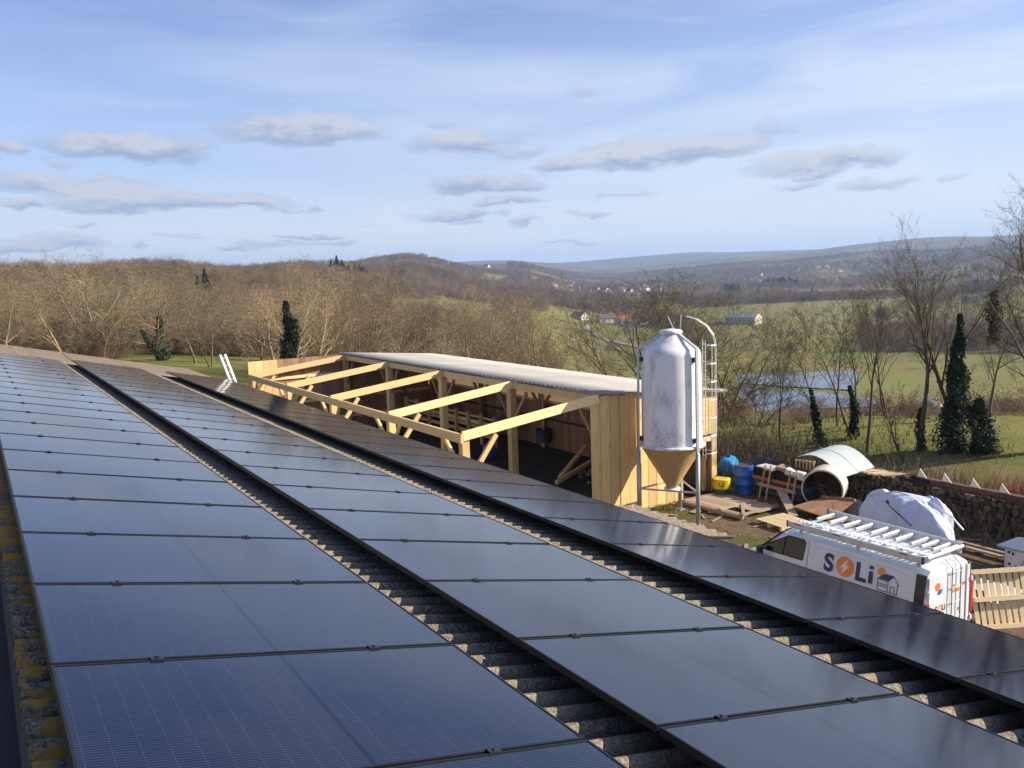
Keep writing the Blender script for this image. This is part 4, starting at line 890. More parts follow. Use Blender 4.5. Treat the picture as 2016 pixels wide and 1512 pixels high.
# little offcut standing on the second rafter end, near the ridge
# far gable, level-topped in front
x = XF_-.02
while x < XB-.02:
    wd_ = min(.36+rnd.uniform(-.05, .05), XB-x); zt = -2.25 if x < XR_ else zr(x)-.08
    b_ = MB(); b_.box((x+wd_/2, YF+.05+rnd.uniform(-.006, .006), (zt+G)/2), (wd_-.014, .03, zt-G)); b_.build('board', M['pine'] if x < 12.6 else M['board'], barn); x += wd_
for z_ in (-3.2, -4.5, -5.5):
    b_ = MB(); b_.bar((XF_, YF-.02, z_), (XB, YF-.02, z_), .07, .14); b_.build('rail', M['pine_x'], barn)
b_ = MB(); b_.bar((14.2, YF-.08, -3.2), (12.6, YF-.08, -5.4), .08, .16); b_.build('brace', M['pine'], barn)
for (xa, xb_) in ((17.6, 19.6), (19.6, 17.6)):
    b_ = MB(); b_.bar((xa, YF-.12, -2.9), (xb_, YF-.12, -4.6), .08, .16); b_.build('brace', M['board'], barn)
# back wall: boards, with wind netting above
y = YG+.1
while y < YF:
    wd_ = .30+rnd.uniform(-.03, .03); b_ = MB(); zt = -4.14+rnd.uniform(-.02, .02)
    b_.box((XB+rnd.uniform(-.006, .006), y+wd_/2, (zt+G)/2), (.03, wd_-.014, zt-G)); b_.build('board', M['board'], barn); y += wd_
b_ = MB(); b_.box((XB-.01, (YG+YF)/2, -3.44), (.003, YF-YG-.4, 1.34)); b_.build('wind_net', M['net'], barn)
b_ = MB(); b_.box((XB-.04, (YG+YF)/2, -4.11), (.05, YF-YG-.4, .10)); b_.build('net_hem', M['whitebox'], barn)
b_ = MB(); b_.box((XB-.05, (YG+YF)/2, -4.9), (.06, YF-YG-.4, .10)); b_.build('rail', M['steel_d'], barn)
# corrugated roof of the far half: separate sheets, two courses
LSL = math.hypot(XB+.30-(XR_-.12), zr(XB+.3)-zr(XR_-.12)); ang = math.atan2(-(zr(XB)-ZR), XB-XR_)
BS = sheet_mesh(LSL, 4, .034, .26, M['barnroof'], th=.01, sub=10)
y = YG-.22; n = 0
while y < YF+.2:
    for c in (0,):
        o = D.objects.new('roof_sheet', BS); link(o, barn); xx = XR_-.12+c*(LSL/2-.05)*math.cos(ang)
        o.location = V3((xx, y, zr(xx)+.055-c*.004+.006*(n % 2)))-barn.location; o.rotation_euler = (0, ang+R(.2), 0)
    y += 4*.26; n += 1
fl = MB(); fl.box((XB-.5, YG-.12, zr(XB-.5)+.075), (1.4, .25, .02), Matrix.Rotation(ang, 3, 'Y')); fl.build('verge_flashing', M['barnroof'], barn)
# interior floor
fl = MB(); fl.box((16.3, 27.3, G+.02), (10.0, 21.2, .10)); tag(fl.build('barn_floor', M['soil']), kind='structure')
# feed fence in the barn
for s_, (xx, y0, y1) in enumerate([(19.3, 28.2, 33.0), (19.3, 33.3, 37.4)]):
    ff = thing('feed_fence', (xx, (y0+y1)/2, G), 'wooden cattle feed fence inside the barn, %s section' % ('nearer' if s_ == 0 else 'farther'), 'fence', 'cattle feed fences')
    for k in range(5 if s_ == 0 else 4):
        yy_ = y0+(y1-y0)*k/(4 if s_ == 0 else 3); b_ = MB(); b_.box((xx, yy_, (-4.75+G)/2), (.13, .13, -4.75-G)); b_.build('post', M['pine'], ff)
    for z_, h_ in ((-4.95, .09), (-5.22, .17), (-5.42, .14), (-5.75, .16)):
        b_ = MB(); b_.box((xx+.09, (y0+y1)/2, z_), (.04, y1-y0+.1, h_)); b_.build('rail', M['pine_y'], ff)
for s_ in range(2):
    p0 = V3((17.5+s_*.5, 21.0+s_*.5, G+.15)); p1 = V3((20.9-s_*.1, 22.6+s_*.9, G+.42+.25*s_)); b_ = MB(); b_.bar(p0, p1, .14, .14)
    tag(b_.build('loose_beam', M['pine_x']), '%s loose timber beam lying on the dark barn floor' % ('nearer' if s_ == 0 else 'farther'), 'beam', 'loose beams')
rg = random.Random(3); rub = MB()
for k in range(70):
    a = rg.uniform(0, 6.28); rr = abs(rg.gauss(0, .42)); hgt_ = max(0, .55-rr*.6)*rg.random(); s_ = rg.uniform(.06, .14)
    rub.box((19.5+rr*math.cos(a), 20.9+rr*math.sin(a), G+.1+hgt_), (s_, s_*1.3, s_*.8), Matrix.Rotation(rg.uniform(0, 3), 3, 'Z')@Matrix.Rotation(rg.uniform(0, 3), 3, 'X'))
tag(rub.build('rubble_heap', M['rubble']), kind='stuff')
sv_ = thing('feeder', (21.0, 26.8, G), 'dark round feeder with a tall pole against the back wall in the barn', 'feeder')
b_ = MB(); b_.lathe([(.34, .35), (.36, .95), (.30, .95), (.28, .5)], (21.0, 26.8, G), 16); b_.build('hopper', M['steel_d'], sv_, True)
b_ = MB(); b_.tube([(21.0, 26.8, G+.0), (21.0, 26.8, G+2.8)], .05); b_.build('pole', M['galv'], sv_)
il = thing('ladder', (15.6, 33.6, G), 'dark metal ladder leaning inside the far end of the barn', 'ladder')
for s_ in (0, .42):
    b_ = MB(); b_.tube([(15.2+s_, 33.0, G), (15.75+s_*.7, 34.6, -2.7)], .03, 6); b_.build('stile', M['steel_d'], il)
for k in range(12):
    f_ = (k+.6)/12; b_ = MB(); b_.tube([(15.2+.55*f_, 33+1.6*f_, G+3.55*f_), (15.62+.42*f_, 33+1.6*f_, G+3.55*f_)], .018, 5); b_.build('rung', M['steel_d'], il)
bb = MB(); bb.lathe([(.02, .55), (.27, .55), (.29, .3), (.27, .0), (.02, 0)], (18.0, 26.6, G+.1), 14); tag(bb.build('blue_barrel', M['blue'], None, True), 'small blue barrel standing behind the front post inside the barn', 'barrel')
# manure / straw heap against the front half
# ------------------------------------------------------------------ silo
SX, SY = 17.93, 15.34
silo = thing('feed_silo', (SX, SY, G), 'tall white fibreglass feed silo with tan hopper cone on galvanised legs', 'silo')
b_ = MB(); b_.lathe([(.925, -3.80), (.925, -3.4), (.92, -2.2), (.905, -1.05), (.89, -.97), (.86, -.90), (.80, -.83), (.66, -.72), (.34, -.44), (.28, -.36)], (SX, SY, 0), 56); o = b_.build('cylinder', M['silo'], silo, True)
b_ = MB(); b_.lathe([(.34, -.40), (.36, -.36), (.36, -.32), (.30, -.28), (.02, -.24)], (SX, SY, 0), 32); b_.build('cap', M['silo'], silo, True)
b_ = MB(); b_.lathe([(.88, -3.78), (1.02, -3.80), (1.03, -3.87), (.90, -3.90)], (SX, SY, 0), 56); b_.build('rim', M['silo'], silo, True)
b_ = MB(); b_.lathe([(.97, -3.88), (.18, -5.20), (.18, -5.26)], (SX, SY, 0), 56); b_.build('hopper', M['hopper'], silo, True)
b_ = MB(); b_.lathe([(.185, -5.24), (.25, -5.25), (.25, -5.33), (.13, -5.34)], (SX, SY, 0), 32); b_.build('outlet_flange', M['silo'], silo, True)
LEGS = [(17.99, 14.28), (18.82, 15.92), (16.98, 15.82)]
for lx, ly in LEGS:
    rv = V3((lx-SX, ly-SY, 0)).normalized(); b_ = MB(); P_ = [V3((lx, ly, G-.05)), V3((lx, ly, -.82))+rv*-.03, V3((SX, SY, -.46))+rv*.42, V3((SX, SY, -.38))+rv*.30]
    b_.tube([V3((lx, ly, G-.05)), V3((lx, ly, -4.0))], .065, 10); o = b_.build('leg', M['galv'], silo, True)
    b_ = MB(); b_.bar(P_[0]+V3((0, 0, 2.25)), P_[1], .11, .05, up=rv); b_.build('leg_angle', M['galv'], silo)
    b_ = MB(); b_.bar(P_[1], P_[2], .09, .05); b_.bar(P_[2], P_[3], .09, .05); b_.build('top_arm', M['galv'], silo)
    b_ = MB(); q = V3((SX, SY, 0))+rv*.93
    for z_ in (-1.15, -3.62): b_.box((q.x, q.y, z_), (.14, .14, .14))
    b_.build('bracket', M['steel_d'], silo)
    b_ = MB(); b_.box((lx, ly, G+.02), (.24, .24, .03)); b_.build('foot_plate', M['galv'], silo)
for i in range(3):
    p = LEGS[i]; q = LEGS[(i+1) % 3]; b_ = MB(); b_.bar((p[0], p[1], -5.22), (q[0], q[1], -5.22), .03, .05); b_.build('tie_bar', M['galv'], silo)
# seams of the fibreglass shell
b_ = MB(); A_ = math.atan2(LEGS[0][1]-SY, LEGS[0][0]-SX)+.16
b_.bar((SX+.93*math.cos(A_), SY+.93*math.sin(A_), -3.75), (SX+.91*math.cos(A_), SY+.91*math.sin(A_), -.95), .09, .02, up=(math.cos(A_), math.sin(A_), 0)); b_.build('shell_flange', M['silo'], silo)
# ladder with safety cage on the right-hand side
LA = math.atan2(-.62, 1.0); lc = V3((SX+1.02*math.cos(LA), SY+1.02*math.sin(LA), 0)); ro_ = V3((math.cos(LA), math.sin(LA), 0)); tg = V3((-math.sin(LA), math.cos(LA), 0))
for s_ in (-.18, .18):
    b_ = MB(); b_.tube([lc+tg*s_+V3((0, 0, -4.35)), lc+tg*s_+V3((0, 0, -.62))], .016, 6); b_.build('ladder_stile', M['galv'], silo)
for k in range(14):
    z_ = -4.25+k*.27; b_ = MB(); b_.tube([lc-tg*.18+V3((0, 0, z_)), lc+tg*.18+V3((0, 0, z_))], .011, 5); b_.build('ladder_rung', M['galv'], silo)
def hoop(z_): return [lc+ro_*(.02+.36*math.sin(a))*1.0+tg*(-.30*math.cos(a))+V3((0, 0, z_)) for a in np.linspace(0, math.pi, 9)]
for k in range(7):
    b_ = MB(); b_.tube(hoop(-4.15+k*.56), .012, 6); b_.build('cage_hoop', M['alu_m'], silo)
for a in (math.pi*.28, math.pi*.5, math.pi*.72):
    p = lc+ro_*(.02+.36*math.sin(a))+tg*(-.30*math.cos(a)); b_ = MB()
    top = [p+V3((0, 0, -4.15)), p+V3((0, 0, -.80))]+[p*1+V3((0, 0, -.80+.95*math.sin(t_)))-ro_*(1.15*(1-math.cos(t_))) for t_ in (.35, .7, 1.05, 1.35)]
    b_.tube(top if abs(a-math.pi*.5) < .1 or a < 1.2 else top[:2], .011, 6); b_.build('cage_bar', M['alu_m'], silo)
b_ = MB(); b_.bar((SX+.1, SY-.05, -.30), (SX-.02, SY+.1, .12), .05, .03); b_.build('lid_lever', M['whitebox'], silo)
b_ = MB(); b_.bar((SX+.28, SY-.12, -.30), (SX+.30, SY-.14, .18), .02, .02); b_.build('vent_rod', M['galv'], silo)

# ------------------------------------------------------------------ van
van = thing('van', (15.29, 7.0, G), 'white panel van with SOLi lettering and a roof rack, parked beside the roof', 'van')
VX = 15.29; HW = .83
def sect(Y, zt, hw, zb=.28, top=None):
    top = hw-.13 if top is None else top; pts = [(-hw*.93, zb), (-hw, zb+.18), (-hw, min(zt-.1, 1.0)), (-hw+.045, max(min(zt-.08, 1.45), .7)), (-top, zt-.09), (-top+.10, zt-.015), (-.3, zt+.012)]
    pts = pts+[(0, zt+.016)]+[(-x, z) for x, z in pts[::-1]]
    return [(VX+x, Y, G+z) for x, z in pts]
ST = [(4.90, 1.90, HW-.06), (4.93, 1.96, HW-.02), (5.1, 2.0, HW), (6.0, 2.02, HW), (7.2, 2.03, HW), (8.0, 2.01, HW), (8.32, 1.93, HW), (8.75, 1.62, HW-.005), (9.15, 1.25, HW-.01), (9.3, 1.14, HW-.015), (9.75, 1.03, HW-.05), (9.98, .88, HW-.13), (10.05, .70, HW-.2)]
b_ = MB(); SS = [sect(*s) for s in ST]; n = len(SS[0])
for i, s in enumerate(SS): b_.v += s
for i in range(len(SS)-1): b_.f += [(i*n+k, i*n+k+1, (i+1)*n+k+1, (i+1)*n+k) for k in range(n-1)]+[(i*n+n-1, i*n, (i+1)*n, (i+1)*n+n-1)]
b_.f += [tuple(range(n))[::-1], tuple(range((len(SS)-1)*n, len(SS)*n))]; b_.mi = [0]*len(b_.f)
body = b_.build('body', M['van'], van); smooth_by_angle(body, 30)
def sx(z):                                                    # near side surface as a function of height above the ground
    return VX-(HW if z < 1.0 else np.interp(z, [1.0, 1.45, 1.93], [HW, HW-.045, HW-.13]))
def side_patch(pts, name, m_, out_=.004, th=.004, parent=None):
    mb = MB(); Q = []
    for y, z in pts: Q.append((sx(z)-out_, y, G+z))
    mb.poly(Q, (-th, 0, 0)); return mb.build(name, m_, parent or van)
# split patches at the 1.45 crease is not needed: all windows and prints lie above it or follow it closely
def side_rect(y0, y1, z0, z1, name, m_, out_=.004, parent=None):
    mb = MB(); zs = [z0]+[z for z in (1.0, 1.45) if z0 < z < z1]+[z1]; vs = []
    for z in zs: vs += [(sx(z)-out_, y0, G+z), (sx(z)-out_, y1, G+z)]
    mb.add(vs, [(2*i, 2*i+1, 2*i+3, 2*i+2) for i in range(len(zs)-1)]); return mb.build(name, m_, parent or van)
# cab side glass
win = side_patch([(7.70, 1.46), (7.66, 1.84), (7.72, 1.90), (8.12, 1.89), (8.35, 1.76), (8.95, 1.45)], 'side_window', M['carglass'], .006)
mb = MB(); mb.bar((sx(1.46)-.015, 8.22, G+1.46), (sx(1.82)-.015, 8.2, G+1.84), .02, .03); mb.build('window_divider', M['van_black'], van)
mb = MB()
for (y0, z0), (y1, z1) in zip([(7.70, 1.46), (7.66, 1.84), (7.72, 1.90), (8.12, 1.89), (8.35, 1.76), (8.95, 1.45)], [(7.66, 1.84), (7.72, 1.90), (8.12, 1.89), (8.35, 1.76), (8.95, 1.45), (7.70, 1.46)]):
    mb.bar((sx(z0)-.012, y0, G+z0), (sx(z1)-.012, y1, G+z1), .016, .016)
mb.build('window_seal', M['van_black'], van)
M['seam'] = mat('panel_gap', (.12, .13, .15), .6)
for y in (7.58,): side_rect(y-.006, y+.006, .5, 1.92, 'door_seam', M['seam'], .003)
# pressed frame of the load side panel
mb = MB(); loop = [(7.35, .9), (7.40, 1.78), (7.32, 1.84), (5.42, 1.83), (5.30, 1.76), (5.28, .9)]
for (y0, z0), (y1, z1) in zip(loop[:-1], loop[1:]): mb.bar((sx(z0)+.002, y0, G+z0), (sx(z1)+.002, y1, G+z1), .014, .02)
mb.build('side_pressing', M['van'], van)
side_rect(4.93, 5.13, .75, 1.88, 'corner_panel', M['van_black'], .006)
# windscreen
mb = MB(); mb.add([(VX-.62, 8.36, G+1.925), (VX+.62, 8.36, G+1.925), (VX+.70, 9.13, G+1.285), (VX-.70, 9.13, G+1.285)], [(0, 1, 2, 3)]); mb.build('windscreen', M['carglass'], van)
for yy_ in (5.75, 9.0):
    for s_ in (-1, 1):
        wh = MB(); wh.tube([(VX+s_*(HW-.22), yy_, G+.33), (VX+s_*(HW+.005), yy_, G+.33)], .33, 24); w_o = wh.build('wheel', M['rubber'], van)
        wh = MB(); wh.tube([(VX+s_*(HW-.02), yy_, G+.33), (VX+s_*(HW+.012), yy_, G+.33)], .2, 16); wh.build('rim', M['alu'], w_o)
side_rect(7.62, 7.78, 1.02, 1.06, 'door_handle', M['van_black'], .02)
side_rect(5.0, 7.3, .62, .645, 'rub_line', M['seam'], .003)
mir = MB(); mir.box((VX-HW-.13, 8.72, G+1.42), (.14, .10, .24)); mir.bar((VX-HW-.08, 8.72, G+1.34), (VX-HW+.03, 8.78, G+1.30), .05, .05); mir.build('door_mirror', M['black'], van, bevel=.02)
# rear: doors, seams, lights, ladder
YR = 4.90
def rear_box(x0, x1, z0, z1, name, m_, d_=.012, parent=None):
    mb = MB(); mb.box((VX+(x0+x1)/2, YR-d_/2-.001, G+(z0+z1)/2), (x1-x0, d_, z1-z0)); return mb.build(name, m_, parent or van)
dl = rear_box(-.70, -.008, .42, 1.84, 'rear_door', M['van'], .02); dr = rear_box(.008, .70, .42, 1.84, 'rear_door', M['van'], .02)
rear_box(-.79, -.71, .85, 1.35, 'tail_light', M['red'], .04); rear_box(.71, .79, .85, 1.62, 'tail_light', M['red'], .04)
rear_box(-.80, .80, .28, .42, 'bumper', M['black'], .09)
for z_ in (.75, 1.55):
    for s_ in (-1, 1): mb = MB(); mb.box((VX+s_*.725, YR-.03, G+z_), (.05, .05, .09)); mb.build('hinge', M['van'], van)
for x_, x1_ in ((-.05, .28),):
    lad = MB()
    for xx in (-.02, .27): lad.tube([(VX+xx, YR-.07, G+.5), (VX+xx, YR-.07, G+1.92), (VX+xx, YR+.08, G+2.06)], .010, 6)
    for k in range(5): lad.tube([(VX-.02, YR-.07, G+.62+k*.3), (VX+.27, YR-.07, G+.62+k*.3)], .009, 5)
    lad.tube([(VX+.45, YR-.07, G+.5), (VX+.45, YR-.07, G+1.92)], .009, 6); lad.tube([(VX+.62, YR-.06, G+.5), (VX+.64, YR-.06, G+1.9)], .009, 6)
    lad.build('rear_ladder', M['steel_g'], van)
# roof rack
rack = MB(); 
for s_ in (-1, 1): rack.box((VX+s_*.70, 6.59, G+2.16), (.05, 3.12, .13)); 
ro = rack.build('roof_rack', M['alu_m'], van, bevel=.008)
for s_ in (-1, 1):
    for yy_ in (5.02, 8.16): mb = MB(); mb.box((VX+s_*.70, yy_, G+2.16), (.06, .03, .14)); mb.build('end_cap', M['black'], ro)
    for yy_ in (5.4, 6.9, 7.9): mb = MB(); mb.box((VX+s_*.727, yy_, G+2.20), (.008, .16, .02)); mb.build('slot', M['black'], ro)
    for yy_ in (5.1, 6.4, 7.8): mb = MB(); mb.box((VX+s_*.68, yy_, G+2.07), (.05, .08, .12)); mb.build('foot', M['galv'], ro)
for k, yy_ in enumerate((5.10, 5.26, 5.50, 5.72, 6.06, 6.36, 6.62, 6.98, 7.28, 7.62, 7.95)):
    mb = MB(); mb.tube([(VX+.02, yy_, G+2.17), (VX+.60, yy_, G+2.17)], .030, 10); mb.build('crossbar', M['whitebox'], ro)
    mb = MB(); mb.bar((VX-.68, yy_, G+2.13), (VX+.68, yy_, G+2.13), .05, .03); mb.build('crossbar', M['alu_m'], ro)
M['perf'] = mat('perforated_walkway', build=lambda t, b: (t.link(t.mix(t.ramp(t.noise(t.mapping(coords(t), scale=(14, 7, 1)), 2.2, 3, .7), [(.42, 0), (.55, 1)]), (.25, .32, .36), (.78, .84, .86)), b.inputs['Base Color']), setattr(b.inputs['Metallic'], 'default_value', .3)))
for k in range(26):
    mb = MB(); yy_ = 5.1+k*.116; mb.box((VX-.32, yy_, G+2.165), (.46, .07, .02), Matrix.Rotation(R(14), 3, 'Y')); mb.build('tread', M['perf'], ro)
mb = MB(); mb.tube([(VX-.6, 5.0, G+2.19), (VX+.62, 5.0, G+2.19)], .034, 10); mb.build('roller', M['whitebox'], ro)
# lettering
def text_mesh(body_, size, offset, name, m_, parent, mtx, extr=.002, sx_=1.):
    cu = D.curves.new(name, 'FONT'); cu.body = body_; cu.size = size; cu.offset = offset; cu.extrude = extr
    tmp = D.objects.new(name, cu); COL.objects.link(tmp); bpy.context.view_layer.update()
    me = D.meshes.new_from_object(tmp.evaluated_get(bpy.context.evaluated_depsgraph_get())); D.objects.remove(tmp); D.curves.remove(cu)
    me.transform(Matrix.Scale(sx_, 4, (1, 0, 0))); me.transform(mtx); me.transform(Matrix.Translation(-rootloc(parent)))
    me.materials.clear(); me.materials.append(m_); o = D.objects.new(name, me); link(o, parent); return o
# near side: text runs towards -Y, up along the leaning side
z0 = 1.45; up_ = V3((sx(1.93)-sx(1.45), 0, .48)).normalized(); rt_ = V3((0, -1, 0)); nn = rt_.cross(up_)
def side_m(y, z): 
    o = V3((sx(1.45)-.008, y, G+1.45))+up_*(z-1.45); return Matrix(((rt_.x, up_.x, nn.x, o.x), (rt_.y, up_.y, nn.y, o.y), (rt_.z, up_.z, nn.z, o.z), (0, 0, 0, 1)))
LZ = 1.42
text_mesh('S', .50, .020, 'letter_s', M['navy'], van, side_m(7.16, LZ), sx_=1.0)
cir = MB(); O_ = V3((sx(1.45)-.009, 6.66, G+1.45))+up_*(LZ-1.45+.18)
N_ = 28; cir.poly([O_+(rt_*math.cos(2*math.pi*k/N_)+up_*math.sin(2*math.pi*k/N_))*.205 for k in range(N_)], nn*.003); cir.build('letter_o', M['orange'], van)
bolt = MB(); bolt.poly([O_+nn*.004+rt_*a+up_*b for a, b in ((.06, .17), (-.10, -.03), (-.02, -.03), (-.07, -.18), (.10, .03), (.015, .03))][::-1], nn*.003); bolt.build('lightning_mark', M['print_white'], van)
text_mesh('L', .50, .020, 'letter_l', M['navy'], van, side_m(6.42, LZ)); 
lt = MB()
def quad(a0, a1, b0, b1, y_): 
    o = V3((sx(1.45)-.009, y_, G+1.45))+up_*(LZ-1.45); lt.poly([o+rt_*a0+up_*b0, o+rt_*a1+up_*b0, o+rt_*a1+up_*b1, o+rt_*a0+up_*b1], nn*.003)
quad(0, .09, 0, .25, 6.11); quad(0, .09, .29, .36, 6.11); lt.build('letter_i', M['navy'], van)
# little house drawing
hs = MB(); o = V3((sx(1.45)-.009, 5.90, G+1.45))+up_*(1.36-1.45)
def ln(a, b, w_=.012, mb_=None): (mb_ or hs).bar(o+rt_*a[0]+up_*a[1], o+rt_*b[0]+up_*b[1], .003, w_, up=(rt_.cross(nn) if abs(a[0]-b[0]) > abs(a[1]-b[1]) else rt_))
for a, b in [((0, 0), (0, .22)), ((0, 0), (.42, 0)), ((.42, 0), (.42, .20)), ((.22, 0), (.22, .2)), ((.22, .22), (.33, .34)), ((.33, .34), (.45, .18)), ((0, .22), (.1, .34)), ((.1, .34), (.33, .34)), ((.0, .22), (.22, .2)), ((.28, 0), (.28, .13)), ((.36, 0), (.36, .13)), ((.28, .13), (.36, .13))]: ln(a, b)
for x_ in (.03, .12):
    for a, b in [((x_, .08), (x_+.07, .08)), ((x_, .14), (x_+.07, .14)), ((x_, .08), (x_, .14)), ((x_+.07, .08), (x_+.07, .14)), ((x_+.035, .08), (x_+.035, .14))]: ln(a, b, .006)
hs.build('house_drawing', M['navy'], van)
pv = MB(); pv.poly([o+nn*.002+rt_*a+up_*b for a, b in ((.03, .23), (.23, .22), (.32, .33), (.11, .33))], nn*.003); pv.build('drawn_solar_panel', M['navy'], van)
sn = MB(); oc = o+rt_*.06+up_*.36; sn.poly([oc+(rt_*math.cos(a)+up_*math.sin(a))*.085 for a in np.linspace(-.3, 3.9, 18)], nn*.002); sn.build('drawn_sun', M['orange'], van)
# rear door print
def rear_m(x_, z_): return Matrix(((1, 0, 0, VX+x_), (0, 0, -1, YR-.024), (0, 1, 0, G+z_), (0, 0, 0, 1)))
text_mesh('S', .17, .004, 'rear_letter_s', M['navy'], van, rear_m(-.50, 1.12)); text_mesh('O', .17, .006, 'rear_letter_o', M['orange'], van, rear_m(-.40, 1.12)); text_mesh('L', .17, .004, 'rear_letter_l', M['navy'], van, rear_m(-.27, 1.12)); text_mesh('i', .17, .004, 'rear_letter_i', M['navy'], van, rear_m(-.18, 1.12))
mb = MB(); oc = V3((VX-.42, YR-.024, G+1.62)); mb.poly([oc+V3((math.cos(a)*.08, 0, math.sin(a)*.08)) for a in np.linspace(0, 2*math.pi, 17)[:-1]], (0, -.003, 0)); mb.build('rear_drawn_sun', M['orange'], van)
mb = MB(); oc = V3((VX-.36, YR-.028, G+1.50)); mb.poly([oc+V3(p) for p in ((-.07, 0, -.03), (.04, 0, -.04), (.10, 0, .06), (-.02, 0, .06))], (0, -.003, 0)); mb.build('rear_drawn_panel', M['blue'], van)
for (x_, z_, w_) in ((.06, 1.42, .30), (.44, 1.50, .14), (.30, 1.02, .12), (.12, 1.52, .12)):
    mb = MB()
    for k in range(int(w_/.035)): mb.box((VX+x_+k*.035, YR-.026, G+z_), (.022, .004, .05 if k % 3 else .07))
    mb.build('rear_small_print', M['orange'], van)

def shift(o, d):
    o.location = o.location+V3(d)

# ------------------------------------------------------------------ things in the yard
def drum(x, y, label, m_, h=.9, r=.29, name='drum', ms=None):
    t = thing(name, (x, y, G), label, 'drum'); b_ = MB()
    prof = [(.0, 0), (r, 0), (r+.008, .02), (r, .04), (r, h*.32), (r+.015, h*.34), (r, h*.36), (r, h*.64), (r+.015, h*.66), (r, h*.68), (r, h-.03), (r+.01, h-.01), (r, h), (r-.02, h), (r-.02, h-.03), (0, h-.03)]
    b_.lathe(prof, (x, y, G), 28); b_.build('shell', m_, t, True)
    l = MB(); l.lathe([(r-.03, h-.028), (0, h-.026)], (x, y, G), 20); l.build('lid', M['rust'], t)
    return t
drum(22.05, 16.1, 'tall royal blue drum standing on the grass right of the barn', M['blue'], .98, .31)
gd = thing('drum', (21.08, 16.25, G), 'yellow and green drum with a deer emblem at the foot of the barn post', 'drum')
b_ = MB(); b_.lathe([(0, 0), (.30, 0), (.31, .02), (.30, .05), (.30, .31)], (21.08, 16.25, G), 28); b_.build('green_base', M['green'], gd, True)
b_ = MB(); b_.lathe([(.302, .30), (.302, .60), (.31, .62), (.29, .63), (0, .615)], (21.08, 16.25, G), 28); b_.build('yellow_band', M['yellow'], gd, True)
b_ = MB(); c0 = V3((21.08, 16.25, G+.47)); vd = V3((EYE.x-21.08, EYE.y-16.25, 0)).normalized(); sd = vd.cross(V3((0, 0, 1))).normalized()*-1
ed = lambda a, b, o_: c0+vd*(.302*math.sqrt(max(0, 1-(a/.302)**2))+o_)+sd*a+V3((0, 0, b))
b_.v = []; 
def emblem(pts, name, m_, o_):
    q = MB(); q.add([ed(a, b, o_) for a, b in pts]+[ed(a, b, o_-.006) for a, b in pts], [tuple(range(len(pts)))]+[(i, (i+1) % len(pts), len(pts)+(i+1) % len(pts), len(pts)+i) for i in range(len(pts))]); q.build(name, m_, gd)
emblem([(-.085, .06), (.085, .06), (.085, -.02), (.05, -.07), (-.05, -.07), (-.085, -.02)], 'emblem', M['print_black'], .006)
emblem([(-.06, .02), (-.03, .035), (.02, .02), (.05, .045), (.04, .01), (.055, -.03), (.02, -.01), (-.03, -.012), (-.06, -.045), (-.05, -.005)], 'emblem_deer', M['yellow'], .010)
q = MB()
for k in range(10): 
    a = -.10+k*.022; q.add([ed(a, -.105, .005), ed(a+.015, -.105, .005), ed(a+.015, -.12, .005), ed(a, -.12, .005)], [(0, 1, 2, 3)])
q.build('emblem_line_of_print', M['print_black'], gd)
bt = thing('water_tank', (23.4, 18.1, G), 'light blue rounded plastic tank lying behind the barn corner', 'tank')
b_ = MB(); b_.lathe([(0, -.55), (.25, -.54), (.34, -.46), (.36, -.3), (.36, .3), (.34, .46), (.25, .54), (0, .55)], (0, 0, 0), 26); rot_ = Matrix.Rotation(R(35), 3, 'Z')@Matrix.Rotation(R(90), 3, 'Y')
b_.v = [tuple(rot_@V3(v)+V3((23.4, 18.1, G+.38))) for v in b_.v]; b_.build('shell', M['sky_blue'], bt, True)
b_ = MB(); b_.tube([(23.4, 18.1, G+.7), (23.4, 18.1, G+.80)], .08, 12); b_.build('cap', M['black'], bt)

def pallet(name, loc, label, mtx, w_=1.2, l_=.9, nb=9, group=None):
    t = thing(name, loc, label, 'pallet', group)
    L_ = V3(loc)
    def pb(c, s, nm):
        b_ = MB(); b_.box(c, s); b_.v = [tuple((mtx@V3(v))+L_) for v in b_.v]; b_.build(nm, M['pallet'], t)
    for k in range(nb): pb((-w_/2+w_*(k+.5)/nb, 0, .13), (w_/nb*.68, l_, .02), 'slat')
    for y in (-l_/2+.05, 0, l_/2-.05):
        pb((0, y, .095), (w_, .09, .05), 'bearer'); pb((0, y, .01), (w_, .09, .02), 'bottom_board')
        for x in (-w_/2+.07, 0, w_/2-.07): pb((x, y, .045), (.13, .09, .05), 'block')
    return t
pallet('pallet', (20.0, 12.75, G+.02), 'pale wooden pallet lying flat in front of the parked van', Matrix.Rotation(R(-6), 3, 'Z'), 1.15, 1.1, 10)
# big pallet leaning upright at the right edge
up_m = Matrix.Rotation(R(-28), 3, 'Z')@Matrix.Rotation(R(72-180), 3, 'X')
pallet('pallet', (17.9, 5.1, G+.60), 'fresh pine pallet leaning upright behind the van at the right edge', up_m, 1.45, 1.25, 10)
